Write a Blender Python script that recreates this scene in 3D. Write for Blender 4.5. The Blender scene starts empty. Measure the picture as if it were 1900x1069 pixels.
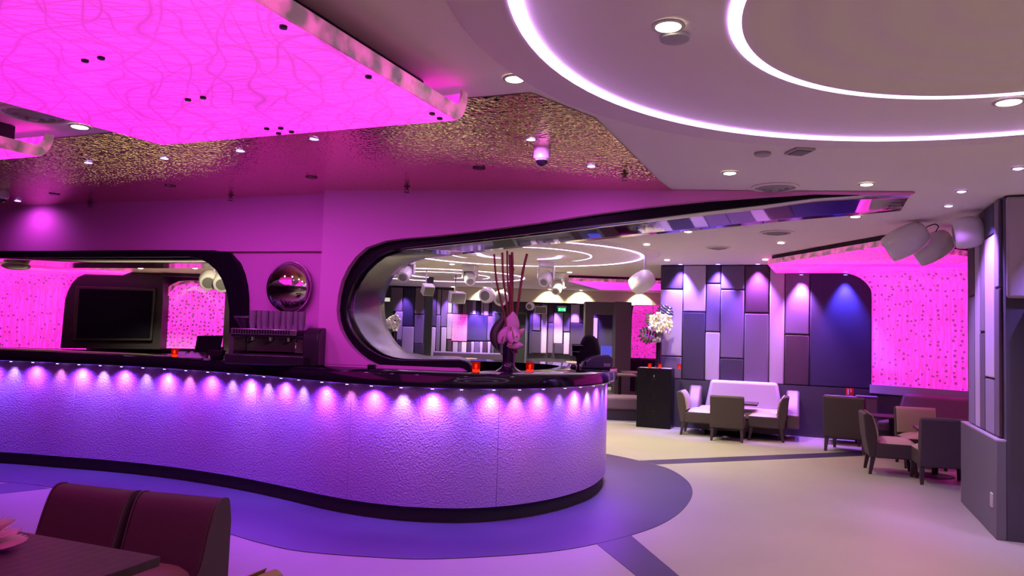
import bpy, bmesh, math, random
from mathutils import Vector, Matrix
random.seed(7)
PI = math.pi
C = bpy.context.scene.collection
# ------------------------------------------------------------------ camera model
W, H = 1900, 1069
F = 1380.0; PITCH = math.atan(F*4.2e-5); ROLL = .0315; EYE = 1.58
_cr, _sr = math.cos(ROLL), math.sin(ROLL)
_r = Vector((1,0,0)); _u = Vector((0,-math.sin(PITCH),math.cos(PITCH))); FW = Vector((0,math.cos(PITCH),math.sin(PITCH)))
RV = _cr*_r+_sr*_u; UV = -_sr*_r+_cr*_u
def ray(px,py): return (px-W/2)/F*RV-(py-H/2)/F*UV+FW
def Z(px,py,z=0.0):
    d = ray(px,py); return d*((z-EYE)/d.z)+Vector((0,0,EYE))
def Y(px,py,y):
    d = ray(px,py); return d*(y/d.y)+Vector((0,0,EYE))
def PL(px,py,P,D):
    """point on the vertical plane through P with horizontal direction D"""
    n = Vector((D[1],-D[0],0)); d = ray(px,py); e = Vector((0,0,EYE))
    t = n.dot(Vector((P[0],P[1],0))-e)/n.dot(d); return e+d*t
cam = bpy.data.cameras.new('camera'); cam.sensor_width = 36; cam.lens = 36*F/W; cam.clip_end = 200; cam.clip_start = .05
co = bpy.data.objects.new('camera', cam); C.objects.link(co)
M = Matrix.Identity(4)
for i in range(3): M[i][0]=RV[i]; M[i][1]=UV[i]; M[i][2]=-FW[i]
M[2][3] = EYE; co.matrix_world = M
bpy.context.scene.camera = co
vs = bpy.context.scene.view_settings; vs.view_transform='Standard'; vs.look='None'; vs.gamma=1; vs.exposure=.3; vs.use_curve_mapping=False
CY = bpy.context.scene.cycles
try:
    CY.max_bounces=6; CY.diffuse_bounces=3; CY.glossy_bounces=4; CY.transmission_bounces=6; CY.use_denoising=True; CY.sample_clamp_indirect=4; CY.caustics_reflective=False; CY.caustics_refractive=False
except Exception: pass
wd = bpy.data.worlds.new('world'); bpy.context.scene.world = wd; wd.use_nodes=True
wd.node_tree.nodes['Background'].inputs[0].default_value=(.35,.15,.5,1); wd.node_tree.nodes['Background'].inputs[1].default_value=.02
# building axes
A = math.radians(-21.3); E1 = Vector((math.cos(A),math.sin(A),0)); E2 = Vector((-math.sin(A),math.cos(A),0))
CE = 2.84
# ------------------------------------------------------------------ materials
def lin(c):
    return tuple((x/255/12.92 if x<=10.3 else ((x/255+.055)/1.055)**2.4) for x in c)
MATS = {}
def mat(name, col, rough=.6, metal=0., bump=None, em=None, ems=1., spec=.5, trans=0., mix=None, sheen=0., coat=0.):
    """col linear rgb; bump=(kind,scale,strength[,stretch]); mix=(color2,scale,detail,low,high)"""
    if name in MATS: return MATS[name]
    m = bpy.data.materials.new(name); m.use_nodes=True; nt=m.node_tree; N=nt.nodes; L=nt.links
    b = N['Principled BSDF']; b.inputs['Base Color'].default_value=(*col,1); b.inputs['Roughness'].default_value=rough
    b.inputs['Metallic'].default_value=metal; b.inputs['Specular IOR Level'].default_value=spec
    b.inputs['Transmission Weight'].default_value=trans; b.inputs['Coat Weight'].default_value=coat
    b.inputs['Sheen Weight'].default_value=sheen
    if em: b.inputs['Emission Color'].default_value=(*em,1); b.inputs['Emission Strength'].default_value=ems
    tc = N.new('ShaderNodeTexCoord'); mp = N.new('ShaderNodeMapping'); L.new(tc.outputs['Object'], mp.inputs[0])
    if bump and len(bump)>3: mp.inputs['Scale'].default_value = bump[3]
    if mix:
        n = N.new('ShaderNodeTexNoise'); n.inputs['Scale'].default_value=mix[1]; n.inputs['Detail'].default_value=mix[2]
        L.new(mp.outputs[0], n.inputs['Vector'])
        r = N.new('ShaderNodeValToRGB'); r.color_ramp.elements[0].position=mix[3]; r.color_ramp.elements[1].position=mix[4]
        r.color_ramp.elements[0].color=(*col,1); r.color_ramp.elements[1].color=(*mix[0],1)
        L.new(n.outputs['Fac'], r.inputs[0]); L.new(r.outputs[0], b.inputs['Base Color'])
    if bump:
        if bump[0]=='noise':
            t = N.new('ShaderNodeTexNoise'); t.inputs['Detail'].default_value=4; o='Fac'
        elif bump[0]=='voronoi':
            t = N.new('ShaderNodeTexVoronoi'); t.feature='SMOOTH_F1'; o='Distance'
        else:
            t = N.new('ShaderNodeTexWave'); o='Fac'; t.inputs['Distortion'].default_value=1.5
        t.inputs['Scale'].default_value=bump[1]; L.new(mp.outputs[0], t.inputs['Vector'])
        bp = N.new('ShaderNodeBump'); bp.inputs['Strength'].default_value=bump[2]; bp.inputs['Distance'].default_value=.01
        L.new(t.outputs[o], bp.inputs['Height']); L.new(bp.outputs[0], b.inputs['Normal'])
    MATS[name]=m; return m
def emat(name, col, s): return mat(name, (0,0,0), .5, em=col, ems=s)
PINK = (1.0,.022,.75)
def pinkmat(name, kind, s=1., base=(1.,.022,.60), line=(.25,.010,.29)):
    if name in MATS: return MATS[name]
    m = bpy.data.materials.new(name); m.use_nodes=True; nt=m.node_tree; N=nt.nodes; L=nt.links
    b = N['Principled BSDF']; b.inputs['Roughness'].default_value=.35
    b.inputs['Base Color'].default_value=(.35,.3,.35,1)
    tc=N.new('ShaderNodeTexCoord')
    def noise(scale, amt, src):
        n=N.new('ShaderNodeTexNoise'); n.inputs['Scale'].default_value=scale; n.inputs['Detail'].default_value=1; L.new(src, n.inputs['Vector'])
        s1=N.new('ShaderNodeVectorMath'); s1.operation='MULTIPLY_ADD'; s1.inputs[1].default_value=(amt,)*3
        L.new(n.outputs['Color'], s1.inputs[0]); L.new(src, s1.inputs[2]); return s1.outputs[0]
    def lines(src, width):
        mr=N.new('ShaderNodeMapRange'); mr.inputs[1].default_value=0; mr.inputs[2].default_value=width; mr.inputs[3].default_value=1; mr.inputs[4].default_value=0
        L.new(src, mr.inputs[0]); return mr.outputs[0]
    def mx(a,b_):
        q=N.new('ShaderNodeMath'); q.operation='MAXIMUM'; L.new(a,q.inputs[0]); L.new(b_,q.inputs[1]); return q.outputs[0]
    acc=None
    if kind=='web':
        for ang,sp,wd,nf,na in ((.25,.17,.016,2.2,.38),(.02,.20,.014,2.6,.34),(1.25,.15,.010,.8,.24),(1.62,.12,.009,.8,.22),(1.95,.14,.009,.9,.25),(1.45,.10,.007,1.1,.16),(2.3,.19,.010,.8,.25),(.75,.24,.014,1.8,.36)):
            dp=N.new('ShaderNodeVectorMath'); dp.operation='DOT_PRODUCT'; dp.inputs[1].default_value=(math.cos(ang),math.sin(ang),0); L.new(tc.outputs['Object'],dp.inputs[0])
            n=N.new('ShaderNodeTexNoise'); n.inputs['Scale'].default_value=nf; n.inputs['Detail'].default_value=0; mo=N.new('ShaderNodeMapping'); mo.inputs['Location'].default_value=(ang*7,sp*31,0); L.new(tc.outputs['Object'],mo.inputs[0]); L.new(mo.outputs[0],n.inputs['Vector'])
            ma=N.new('ShaderNodeMath'); ma.operation='MULTIPLY_ADD'; ma.inputs[1].default_value=na; L.new(n.outputs['Fac'],ma.inputs[0]); L.new(dp.outputs['Value'],ma.inputs[2])
            mf=N.new('ShaderNodeMath'); mf.operation='MULTIPLY'; mf.inputs[1].default_value=PI/sp; L.new(ma.outputs[0],mf.inputs[0])
            si=N.new('ShaderNodeMath'); si.operation='SINE'; L.new(mf.outputs[0],si.inputs[0]); ab=N.new('ShaderNodeMath'); ab.operation='ABSOLUTE'; L.new(si.outputs[0],ab.inputs[0])
            l=lines(ab.outputs[0], PI*wd/sp)
            acc = l if acc is None else mx(acc,l)
        fac=acc; k=.85
    else:
        # fine vertical wavy ridges with small dark dots
        mp=N.new('ShaderNodeMapping'); mp.inputs['Scale'].default_value=(1,1,.09) if kind=='ridge' else (1,1,.5); L.new(tc.outputs['Object'],mp.inputs[0])
        v=N.new('ShaderNodeTexVoronoi'); v.feature='DISTANCE_TO_EDGE'; v.inputs['Scale'].default_value=24 if kind=='ridge' else 26
        L.new(noise(5,.06,mp.outputs[0]), v.inputs['Vector'])
        l=lines(v.outputs['Distance'], .16)
        v2=N.new('ShaderNodeTexVoronoi'); v2.inputs['Scale'].default_value=9; v2.inputs['Randomness'].default_value=.55; L.new(tc.outputs['Object'],v2.inputs['Vector'])
        d=lines(v2.outputs['Distance'], .36); v2.inputs['Scale'].default_value=13
        for sp,wd,na in ((.085,.026,.10),(.049,.011,.06)):
            dp=N.new('ShaderNodeVectorMath'); dp.operation='DOT_PRODUCT'; dp.inputs[1].default_value=(.69,-.72,0); L.new(tc.outputs['Object'],dp.inputs[0])
            n=N.new('ShaderNodeTexNoise'); n.inputs['Scale'].default_value=4.5; n.inputs['Detail'].default_value=2; L.new(tc.outputs['Object'],n.inputs['Vector'])
            ma=N.new('ShaderNodeMath'); ma.operation='MULTIPLY_ADD'; ma.inputs[1].default_value=na; L.new(n.outputs['Fac'],ma.inputs[0]); L.new(dp.outputs['Value'],ma.inputs[2])
            mf=N.new('ShaderNodeMath'); mf.operation='MULTIPLY'; mf.inputs[1].default_value=PI/sp; L.new(ma.outputs[0],mf.inputs[0])
            si=N.new('ShaderNodeMath'); si.operation='SINE'; L.new(mf.outputs[0],si.inputs[0]); ab=N.new('ShaderNodeMath'); ab.operation='ABSOLUTE'; L.new(si.outputs[0],ab.inputs[0])
            if kind=='ridge': l=mx(l,lines(ab.outputs[0], PI*wd/sp))
        h=N.new('ShaderNodeMath'); h.operation='MULTIPLY'; h.inputs[1].default_value=.62; L.new(l,h.inputs[0])
        d2=N.new('ShaderNodeMath'); d2.operation='MULTIPLY'; d2.inputs[1].default_value=3.0; L.new(d,d2.inputs[0])
        fac=mx(h.outputs[0],d2.outputs[0]); k=1.0; line=(.12,.008,.10)
    mu=N.new('ShaderNodeMath'); mu.operation='MULTIPLY'; mu.inputs[1].default_value=k; mu.use_clamp=True; L.new(fac,mu.inputs[0])
    big=N.new('ShaderNodeTexNoise'); big.inputs['Scale'].default_value=1.4; L.new(tc.outputs['Object'],big.inputs['Vector'])
    mc=N.new('ShaderNodeMix'); mc.data_type='RGBA'; mc.inputs[6].default_value=(*base,1); mc.inputs[7].default_value=(*line,1); L.new(mu.outputs[0],mc.inputs[0])
    L.new(mc.outputs[2], b.inputs['Emission Color'])
    ms=N.new('ShaderNodeMapRange'); ms.inputs[1].default_value=.3; ms.inputs[2].default_value=.7; ms.inputs[3].default_value=s*.8; ms.inputs[4].default_value=s*1.12
    L.new(big.outputs['Fac'],ms.inputs[0]); L.new(ms.outputs[0], b.inputs['Emission Strength'])
    MATS[name]=m; return m
white   = mat('white_plaster',(.95,.87,.88),.75,bump=('noise',40,.03))
wallm   = mat('led_washed_wall',(.84,.24,.68),.6,bump=('noise',60,.05))  # pink LED wash is put into the wall's base colour
black   = mat('black_lacquer',(.008,.005,.012),.22)
blackm  = mat('matt_black',(.012,.009,.016),.7)
metalm  = mat('brushed_metal',(.10,.09,.13),.2,1.,bump=('noise',6,.10,(.6,.6,24)))
chrome  = mat('chrome',(.85,.83,.86),.04,1.)
floorm  = mat('woven_vinyl_floor',(.29,.285,.225),.42,bump=('noise',220,.12),mix=((.325,.315,.25),.9,3,.35,.65))
carpetm = mat('dark_floor_inlay',(.032,.022,.075),.4,bump=('noise',200,.1),mix=((.038,.026,.09),1.3,3,.4,.6))
bronze  = mat('hammered_bronze',(.98,.68,.42),.10,1.,bump=('voronoi',42,.42))
frontm  = mat('hammered_panel',(.50,.31,.76),.36,.45,bump=('voronoi',75,.4))
rimm = mat('satin_black',(.007,.004,.010),.5,spec=.12)
pale    = mat('pale_lilac_fabric',(.46,.36,.48),.85,bump=('noise',180,.15),sheen=.2)
mid     = mat('mid_purple_fabric',(.15,.10,.18),.85,bump=('noise',180,.15),sheen=.2)
dark    = mat('dark_purple_fabric',(.045,.028,.060),.85,bump=('noise',180,.15),sheen=.1)
maroon  = mat('maroon_fabric',(.062,.026,.045),.85,bump=('noise',180,.15),sheen=.1)
navy    = mat('navy_fabric',(.034,.024,.075),.85,bump=('noise',180,.15),sheen=.1)
taupe   = mat('taupe_fabric',(.19,.14,.17),.85,bump=('noise',180,.15),sheen=.1)
cream   = mat('cream_paint',(.72,.66,.52),.7)
dadom   = mat('grey_purple_dado',(.058,.050,.075),.7,bump=('noise',150,.1))
greyw   = mat('grey_olive_wall',(.16,.155,.15),.7)
brownf  = mat('brown_upholstery',(.058,.042,.042),.75,bump=('noise',160,.15))
tanl    = mat('tan_leather',(.42,.35,.27),.42,bump=('noise',90,.08))
maroonl = mat('maroon_leather',(.13,.035,.055),.5,bump=('noise',90,.08))
legm    = mat('dark_wood_leg',(.035,.022,.025),.45)
woodm   = mat('dark_wood_top',(.060,.034,.040),.4,bump=('wave',6,.05,(1,9,1)),mix=((.04,.022,.028),5,5,.35,.65))
spk     = mat('white_gloss_shell',(.86,.82,.84),.18,coat=.4)
grille  = mat('grey_grille',(.20,.19,.19),.6,bump=('voronoi',300,.3))
lightgrey = mat('light_grey_trim',(.45,.42,.47),.5)
# ------------------------------------------------------------------ mesh helpers
def V(*a): return Vector(a)
class MB:
    def __init__(s): s.bm=bmesh.new(); s.mi=0
    def face(s,vs_):
        f=s.bm.faces.new([s.bm.verts.new(v) for v in vs_]); f.material_index=s.mi; return s
    def hull(s,bot,top):
        a=[s.bm.verts.new(v) for v in bot]; b=[s.bm.verts.new(v) for v in top]; n=len(a)
        fs=[s.bm.faces.new(a[::-1]),s.bm.faces.new(b)]+[s.bm.faces.new((a[i],a[(i+1)%n],b[(i+1)%n],b[i])) for i in range(n)]
        for f in fs: f.material_index=s.mi
        return s
    def box(s,c,d,rz=0,R=None):
        R = R or Matrix.Rotation(rz,3,'Z'); c=Vector(c); h=Vector(d)/2
        p=[(-1,-1),(1,-1),(1,1),(-1,1)]
        return s.hull([c+R@Vector((x*h.x,y*h.y,-h.z)) for x,y in p],[c+R@Vector((x*h.x,y*h.y,h.z)) for x,y in p])
    def prism(s,poly,vec):
        return s.hull([Vector(p) for p in poly],[Vector(p)+Vector(vec) for p in poly])
    def rings(s,rs,close=False,cap=True):
        R_=[[s.bm.verts.new(v) for v in r] for r in rs]; n=len(R_[0]); k=len(R_)
        for j in range(k if close else k-1):
            a,b=R_[j],R_[(j+1)%k]
            for i in range(n):
                f=s.bm.faces.new((a[i],a[(i+1)%n],b[(i+1)%n],b[i])); f.material_index=s.mi
        if cap and not close:
            f=s.bm.faces.new(R_[0][::-1]); f.material_index=s.mi; f=s.bm.faces.new(R_[-1]); f.material_index=s.mi
        return s
    def sheet(s,rows):
        R_=[[s.bm.verts.new(v) for v in r] for r in rows]
        for j in range(len(R_)-1):
            for i in range(len(R_[0])-1):
                f=s.bm.faces.new((R_[j][i],R_[j][i+1],R_[j+1][i+1],R_[j+1][i])); f.material_index=s.mi
        return s
    def lathe(s,prof,c=(0,0,0),n=24,ax=None,sc=(1,1),cap=True):
        """prof [(r,h)] about axis ax (Matrix 3x3 whose z is the axis)"""
        c=Vector(c); R=ax or Matrix.Identity(3)
        return s.rings([[c+R@Vector((max(r,.0004)*sc[0]*math.cos(2*PI*i/n),max(r,.0004)*sc[1]*math.sin(2*PI*i/n),h)) for i in range(n)] for r,h in prof],cap=cap)
    def tube(s,pts,rad,n=8,cap=True):
        pts=[Vector(p) for p in pts]; rs=[]
        up=None
        for i,p in enumerate(pts):
            t=(pts[min(i+1,len(pts)-1)]-pts[max(i-1,0)]).normalized()
            if up is None: up = t.orthogonal().normalized()
            up=(up-t*up.dot(t)).normalized(); sd=t.cross(up)
            r=rad[i] if isinstance(rad,(list,tuple)) else rad
            rs.append([p+(up*math.cos(2*PI*k/n)+sd*math.sin(2*PI*k/n))*r for k in range(n)])
        return s.rings(rs,cap=cap)
    def ball(s,c,r,n=16,m=10,R=None):
        r=Vector(r) if not isinstance(r,(int,float)) else Vector((r,r,r)); R=R or Matrix.Identity(3); c=Vector(c)
        rs=[]
        for j in range(1,m):
            t=PI*j/m; rs.append([c+R@Vector((r.x*math.sin(t)*math.cos(2*PI*i/n),r.y*math.sin(t)*math.sin(2*PI*i/n),-r.z*math.cos(t))) for i in range(n)])
        return s.rings(rs)
    def build(s,name,mt,parent=None,smooth=True,bevel=0,seg=2,sub=0,angle=35,solid=0):
        bmesh.ops.recalc_face_normals(s.bm,faces=s.bm.faces)
        me=bpy.data.meshes.new(name); s.bm.to_mesh(me); s.bm.free()
        for x in (mt if isinstance(mt,(list,tuple)) else [mt]): me.materials.append(x)
        if smooth:
            for p in me.polygons: p.use_smooth=True
            me.set_sharp_from_angle(angle=math.radians(angle))
        o=bpy.data.objects.new(name,me); C.objects.link(o)
        if solid:
            q=o.modifiers.new('s','SOLIDIFY'); q.thickness=solid; q.offset=0
        if bevel:
            q=o.modifiers.new('b','BEVEL'); q.width=bevel; q.segments=seg; q.limit_method='ANGLE'; q.angle_limit=math.radians(40)
        if sub:
            q=o.modifiers.new('u','SUBSURF'); q.levels=sub; q.render_levels=sub
        if parent is not None: o.parent=parent
        return o
def T(name,label,cat,loc=(0,0,0),rz=0,group=None):
    o=bpy.data.objects.new(name,None); C.objects.link(o); o.location=loc; o.rotation_euler=(0,0,rz); o.empty_display_size=.1
    o['label']=label; o['category']=cat
    if group: o['group']=group
    return o
def tag(o,label,cat,group=None):
    o['label']=label; o['category']=cat
    if group: o['group']=group
    return o
def st(o,label=None):
    o['kind']='structure'
    if label: o['label']=label
    return o
def kids(o): return [x for x in C.objects if x.parent==o]
def dup(o,loc=None,rz=None,label=None,parent=None):
    c=o.copy(); C.objects.link(c)
    if parent is not None: c.parent=parent
    if loc is not None: c.location=loc
    if rz is not None: c.rotation_euler=(0,0,rz)
    if label: c['label']=label
    for k in kids(o): dup(k,parent=c)
    return c
def spot(name,loc,power,col,tgt=None,cone=90,blend=.7,size=.03):
    l=bpy.data.lights.new(name,'SPOT'); l.energy=power; l.color=col; l.spot_size=math.radians(cone); l.spot_blend=blend; l.shadow_soft_size=size
    o=bpy.data.objects.new(name,l); C.objects.link(o); o.location=loc
    d=(Vector(tgt)-Vector(loc)) if tgt is not None else Vector((0,0,-1))
    o.rotation_euler=d.to_track_quat('-Z','Y').to_euler(); return o
def area(name,loc,power,col,sx,sy,tgt=None,spread=180):
    l=bpy.data.lights.new(name,'AREA'); l.energy=power; l.color=col; l.shape='RECTANGLE'; l.size=sx; l.size_y=sy; l.spread=math.radians(spread)
    o=bpy.data.objects.new(name,l); C.objects.link(o); o.location=loc
    d=(Vector(tgt)-Vector(loc)) if tgt is not None else Vector((0,0,-1))
    o.rotation_euler=d.to_track_quat('-Z','Y').to_euler(); return o
def crv(P,n=8,closed=False):
    """Catmull-Rom through points"""
    P=[Vector(p) for p in P]; out=[]; N_=len(P)
    for i in range(N_ if closed else N_-1):
        g=lambda k:(P[k%N_] if closed else P[max(0,min(N_-1,k))])
        a,b,c,d=g(i-1),g(i),g(i+1),g(i+2)
        for k in range(n):
            t=k/n; out.append(.5*((2*b)+(c-a)*t+(2*a-5*b+4*c-d)*t*t+(3*b-a-3*c+d)*t**3))
    if not closed: out.append(P[-1].copy())
    return out
def off(P,d):
    """offset open 2-D polyline to its right side by d"""
    out=[]
    for i,p in enumerate(P):
        t=(P[min(i+1,len(P)-1)]-P[max(i-1,0)]); t.z=0; t.normalize(); out.append(p+Vector((t.y,-t.x,0))*d)
    return out
def z3(v,z): return Vector((v[0],v[1],z))
LEDP=13; FLP=34; BLP=23; WWP=430; CANP=60; RNG=6; WRM=.7; PNK=1.6; BHD=290
# ------------------------------------------------------------------ shell
m=MB(); m.box((0,10,-.05),(32,28,.1)); st(m.build('floor',floorm),'pale beige woven floor with dark inlaid bands')
m=MB(); m.box((0,10,CE+.05),(32,28,.1)); st(m.build('ceiling',white))
# inlay round the bar
cz=.004
CAR=[(-8,7.6),(-6.4,7.35),(-4.77,7.15),(-4.2,6.98),(-3.3,6.48),(-2.19,5.75),(-1.75,5.45),(-1.40,5.28),(-.87,5.20),(-.44,5.21),(.25,5.42),(.70,5.70),(1.15,6.13),(1.48,6.61),(1.75,7.2),(1.93,7.8),(1.99,8.4),(1.92,9.0),(1.68,9.45),(1.28,9.95),(.7,10.4),(0,10.7),(-.8,10.8)]
car=crv([V(x,y,0) for x,y in CAR],6)
m=MB(); m.prism([z3(p,.0005) for p in car]+[V(-.8,9.3,.0005),V(-8,9.3,.0005)],(0,0,cz)); 
def band(a,b,c,d): m.prism([z3(Z(*q),.0005) for q in (a,b,c,d)],(0,0,cz-.0015))
band((1095,1000),(1160,985),(1275,1082),(1200,1085))
band((1188,855),(1218,862),(1600,846),(1600,838))
m.prism([V(-4.62,7.2,.001),V(-4.2,6.95,.001),V(-4.95,6.2,.001),V(-5.3,6.45,.001)],(0,0,cz-.0025))
st(m.build('floor',carpetm),'dark inlaid floor band that follows the bar'); 
# bronze ceiling
m=MB(); zb=CE-.006
m.sheet([[V(-9,7.5,zb-.0),V(-.33,4.0,zb),V(.07,3.85,zb),V(.46,4.28,zb),V(1.15,5.93,zb),V(1.62,6.9,zb)],
         [V(-9,10.2,2.80),V(-3.2,7.9,2.80),V(-1.7,7.3,2.81),V(-.6,7.2,2.82),V(.8,7.0,zb),V(1.64,6.95,zb)]])
bro=st(m.build('ceiling',bronze,smooth=False),'hammered bronze ceiling above the bar')
from mathutils.bvhtree import BVHTree
_bv=BVHTree.FromPolygons([v.co.copy() for v in bro.data.vertices],[tuple(p.vertices) for p in bro.data.polygons])
def ZB(px,py,dz=0):
    h=_bv.ray_cast(Vector((0,0,EYE)),ray(px,py).normalized())
    return h[0]+V(0,0,dz) if h[0] is not None else Z(px,py,2.80)
# outer room walls
m=MB(); m.box((0,-3.0,1.42),(32,.1,2.84)); m.build('wall_back',mid); st(C.objects[-1] if False else bpy.data.objects['wall_back'])
m=MB(); m.box((-15.5,10,1.42),(.1,28,2.84)); st(m.build('wall_left',mid))
m=MB(); m.box((9.5,10,1.42),(.1,28,2.84)); st(m.build('wall_right',mid))
# --- bar wall, left run
PW1=V(-1.62,6.86,0); D1=V(.9379,-.347,0)
def W1(px,py): return PL(px,py,PW1,D1)
N1=V(-.347,-.9379,0)   # towards the camera
def wpoly(pts,th,name,mt,nrm,**k):
    m=MB(); m.prism(pts,tuple(-nrm*th)); return m.build(name,mt,**k)
zt=2.835
fl=PW1-D1*8.2
fas=[z3(fl,2.31),z3(PW1,2.27),z3(PW1,zt),z3(fl,zt)]
RIMO=[(1687,355.5),(1600,358),(1510,362.5),(1412,369),(1312,376),(1200,388),(1100,401.5),(1000,417),(900,430.5),(822,439.5),(750,446),(721,450),(687,462),(668,479),(654,498),(642,523),(636,548),(633,575),(635,595),(640,612),(648,628),(660,644),(673,657),(688,668),(704,676),(721,680),(745,681.5),(800,682),(853,682),(862,684),(868,690)]
RIMI=[(1688,357),(1600,362.5),(1510,368.5),(1412,381.5),(1312,393),(1200,407),(1100,418.5),(1000,431.5),(900,443.5),(822,452),(757,459),(730,463),(700,476),(682,491),(668,507),(654,530),(646,552),(642,575),(644,594),(650,609),(659,623),(670,636),(683,647),(697,656),(711,662.5),(728,667),(750,669),(800,669),(856,669),(869,673),(879,688)]
PW2=PW1.copy(); D2=(V(3.4,6.2,0)-PW2).normalized(); N2=V(D2.y,-D2.x,0)
def W2(px,py): return PL(px,py,PW2,D2)
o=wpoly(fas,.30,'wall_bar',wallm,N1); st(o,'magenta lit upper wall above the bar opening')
# pillar below the fascia
pr_=W1(458,600); 
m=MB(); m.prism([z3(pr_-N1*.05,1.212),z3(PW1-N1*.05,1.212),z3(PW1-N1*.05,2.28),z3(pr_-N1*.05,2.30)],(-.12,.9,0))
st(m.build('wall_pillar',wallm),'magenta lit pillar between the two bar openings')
# wall around portal
top=[W2(*p) for p in RIMO]
top[-1]=z3(top[-1],1.212)
for i in range(8):
    if top[i].z>zt-.01: top[i].z=zt-.012
m=MB()
up=[z3(p,zt) for p in top]
k0=[i for i,p in enumerate(top) if i>=17][0]     # leftmost index of rim
rowA=[];rowB=[]
for i in range(0,k0+1):
    rowA.append(top[i]); rowB.append(z3(top[i],zt))
front=[rowA,rowB]
m.sheet(front)
# left of rim down to the counter
lx=W2(600,600)
rowC=[top[i] for i in range(k0,len(top))]; rowD=[z3(top[k0] if False else lx,p.z) for p in rowC]
m.sheet([[z3(top[k0],zt),z3(lx,zt)],[top[k0],z3(lx,top[k0].z)]])
m.sheet([[a,b] for a,b in zip(rowC,rowD)])
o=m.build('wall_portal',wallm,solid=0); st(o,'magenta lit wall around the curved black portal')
for p_ in o.data.polygons: p_.use_smooth=False
q=o.modifiers.new('s','SOLIDIFY'); q.thickness=.12; q.offset=-1
# portal rim + metal reveal
tin=[W2(*p) for p in RIMI]; tout=[W2(*p) for p in RIMO]
for L_ in (tin,tout):
    for p in L_:
        if p.z>zt: p.z=zt-.002
        if p.z<1.212: p.z=1.212
YB=[]
FAR=[(1671,390),(1580,399),(1500,405.5),(1447,410.5),(1360,419.5),(1273,428.5),(1185,436.5),(1100,444.5),(1020,452.5),(950,460),(889,467),(840,473),(790,478.5),(771,484),(755,491),(742,500),(731,511),(722,527),(715,545),(712,562),(713,580),(716,598),(721,615),(728,627),(737,639),(746,647),(757,654),(790,661),(820,661.5),(850,662),(872,668)]
BD=(z3(Z(1671,390,zt),0)-z3(W2(1687,355.5),0))
P3=z3(Y(713,580,8.0),0); P4=z3(Z(1671,390,zt),0); D3=(P4-P3).normalized()
far=[PL(px,py,P3,D3) for px,py in FAR]
for p in far:
    if p.z>zt: p.z=zt-.001
po=T('portal_frame','curved black portal frame lined with brushed metal, rising from the bar to the ceiling','frame',tuple(z3(W2(640,670),1.2)))
inv=Vector(po.location)
m=MB(); a=[p+N2*.03-inv for p in tout]; b=[p+N2*.03-inv for p in tin]
rs=[[a[i],b[i],b[i]-N2*.06,a[i]-N2*.06] for i in range(len(a))]
m.rings(rs); m.build('rim',rimm,po)
m=MB()
rows=[]
for i in range(len(tin)):
    rows.append([(tin[i]*(1-k/6)+far[i]*(k/6))-inv for k in range(7)])
m.sheet(rows[:12]); m.build('beam_underside',mat('polished_steel',(.50,.47,.52),.06,1.,bump=('noise',3,.05)),po,angle=60,solid=.012)
m=MB(); m.sheet(rows[11:]); m.build('jamb_lining',metalm,po,angle=60,solid=.012)
m=MB()   # dark back edge and underside of the beam
rows=[[far[i]-inv+V(0,.012,0), (z3(far[i],max(far[i].z,zt-.003)) if i<14 else far[i]+V(-.12,0,0))-inv+V(0,.012,0)] for i in range(14)]
m.sheet(rows); m.build('beam_back',blackm,po)
# back side of portal below/left of the hole (closes the jamb volume)
m=MB(); m.sheet([[far[i],z3(P3-D3*1.2,far[i].z)] for i in range(13,27)])
m.sheet([[z3(far[13],zt),z3(P3-D3*1.2,zt)],[far[13],z3(P3-D3*1.2,far[13].z)]])
st(m.build('wall_jamb',mid,solid=.02))
# --- left opening
OUT=[(-60,466),(100,466),(300,464.5),(400,465),(425,470),(441,488),(449,508),(454,530),(456,553),(456,600),(455,690)]
INN=[(-60,478.5),(100,478.2),(300,477),(352,476.5),(372,480),(388,488),(404,502),(415,520),(424,545),(428,575),(427,690)]
op=T('opening_frame','black rounded frame of the serving opening behind the left half of the bar','frame',tuple(z3(W1(428,600),1.21)))
inv=Vector(op.location)
a=[W1(*p)+N1*.02-inv for p in OUT]; b=[W1(*p)+N1*.02-inv for p in INN]
a[-1].z=b[-1].z=.002
m=MB(); m.rings([[a[i],b[i],b[i]-N1*.1,a[i]-N1*.1] for i in range(len(a))]); m.build('rim',rimm,op)
m=MB(); m.sheet([[b[i]-N1*.05,b[i]-N1*1.25+V(0,0,.0)] for i in range(len(b))]); m.build('reveal',mat('polished_reveal',(.5,.45,.5),.06,1.),op,solid=.01,angle=60)
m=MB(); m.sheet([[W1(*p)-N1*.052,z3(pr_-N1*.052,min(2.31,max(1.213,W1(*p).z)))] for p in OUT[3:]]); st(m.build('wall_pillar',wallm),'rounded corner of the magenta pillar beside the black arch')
# back room divider (hidden side wall) and low wall under the opening
m=MB(); m.prism([z3(W1(470,600)-N1*1.0,0),z3(W1(480,600)-N1*1.0,0),V(-4.6,14.1,0),V(-4.75,14.1,0)],(0,0,2.8)); st(m.build('wall_partition',dark))
m=MB(); m.box((-10.5,11.6,2.47),(11.5,5.2,.06)); 
st(m.build('ceiling',cream),'cream ceiling of the space behind the bar')
m=MB(); m.box((-10.5,14.2,1.3),(11,.2,2.6)); st(m.build('wall_rear',blackm))
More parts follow.
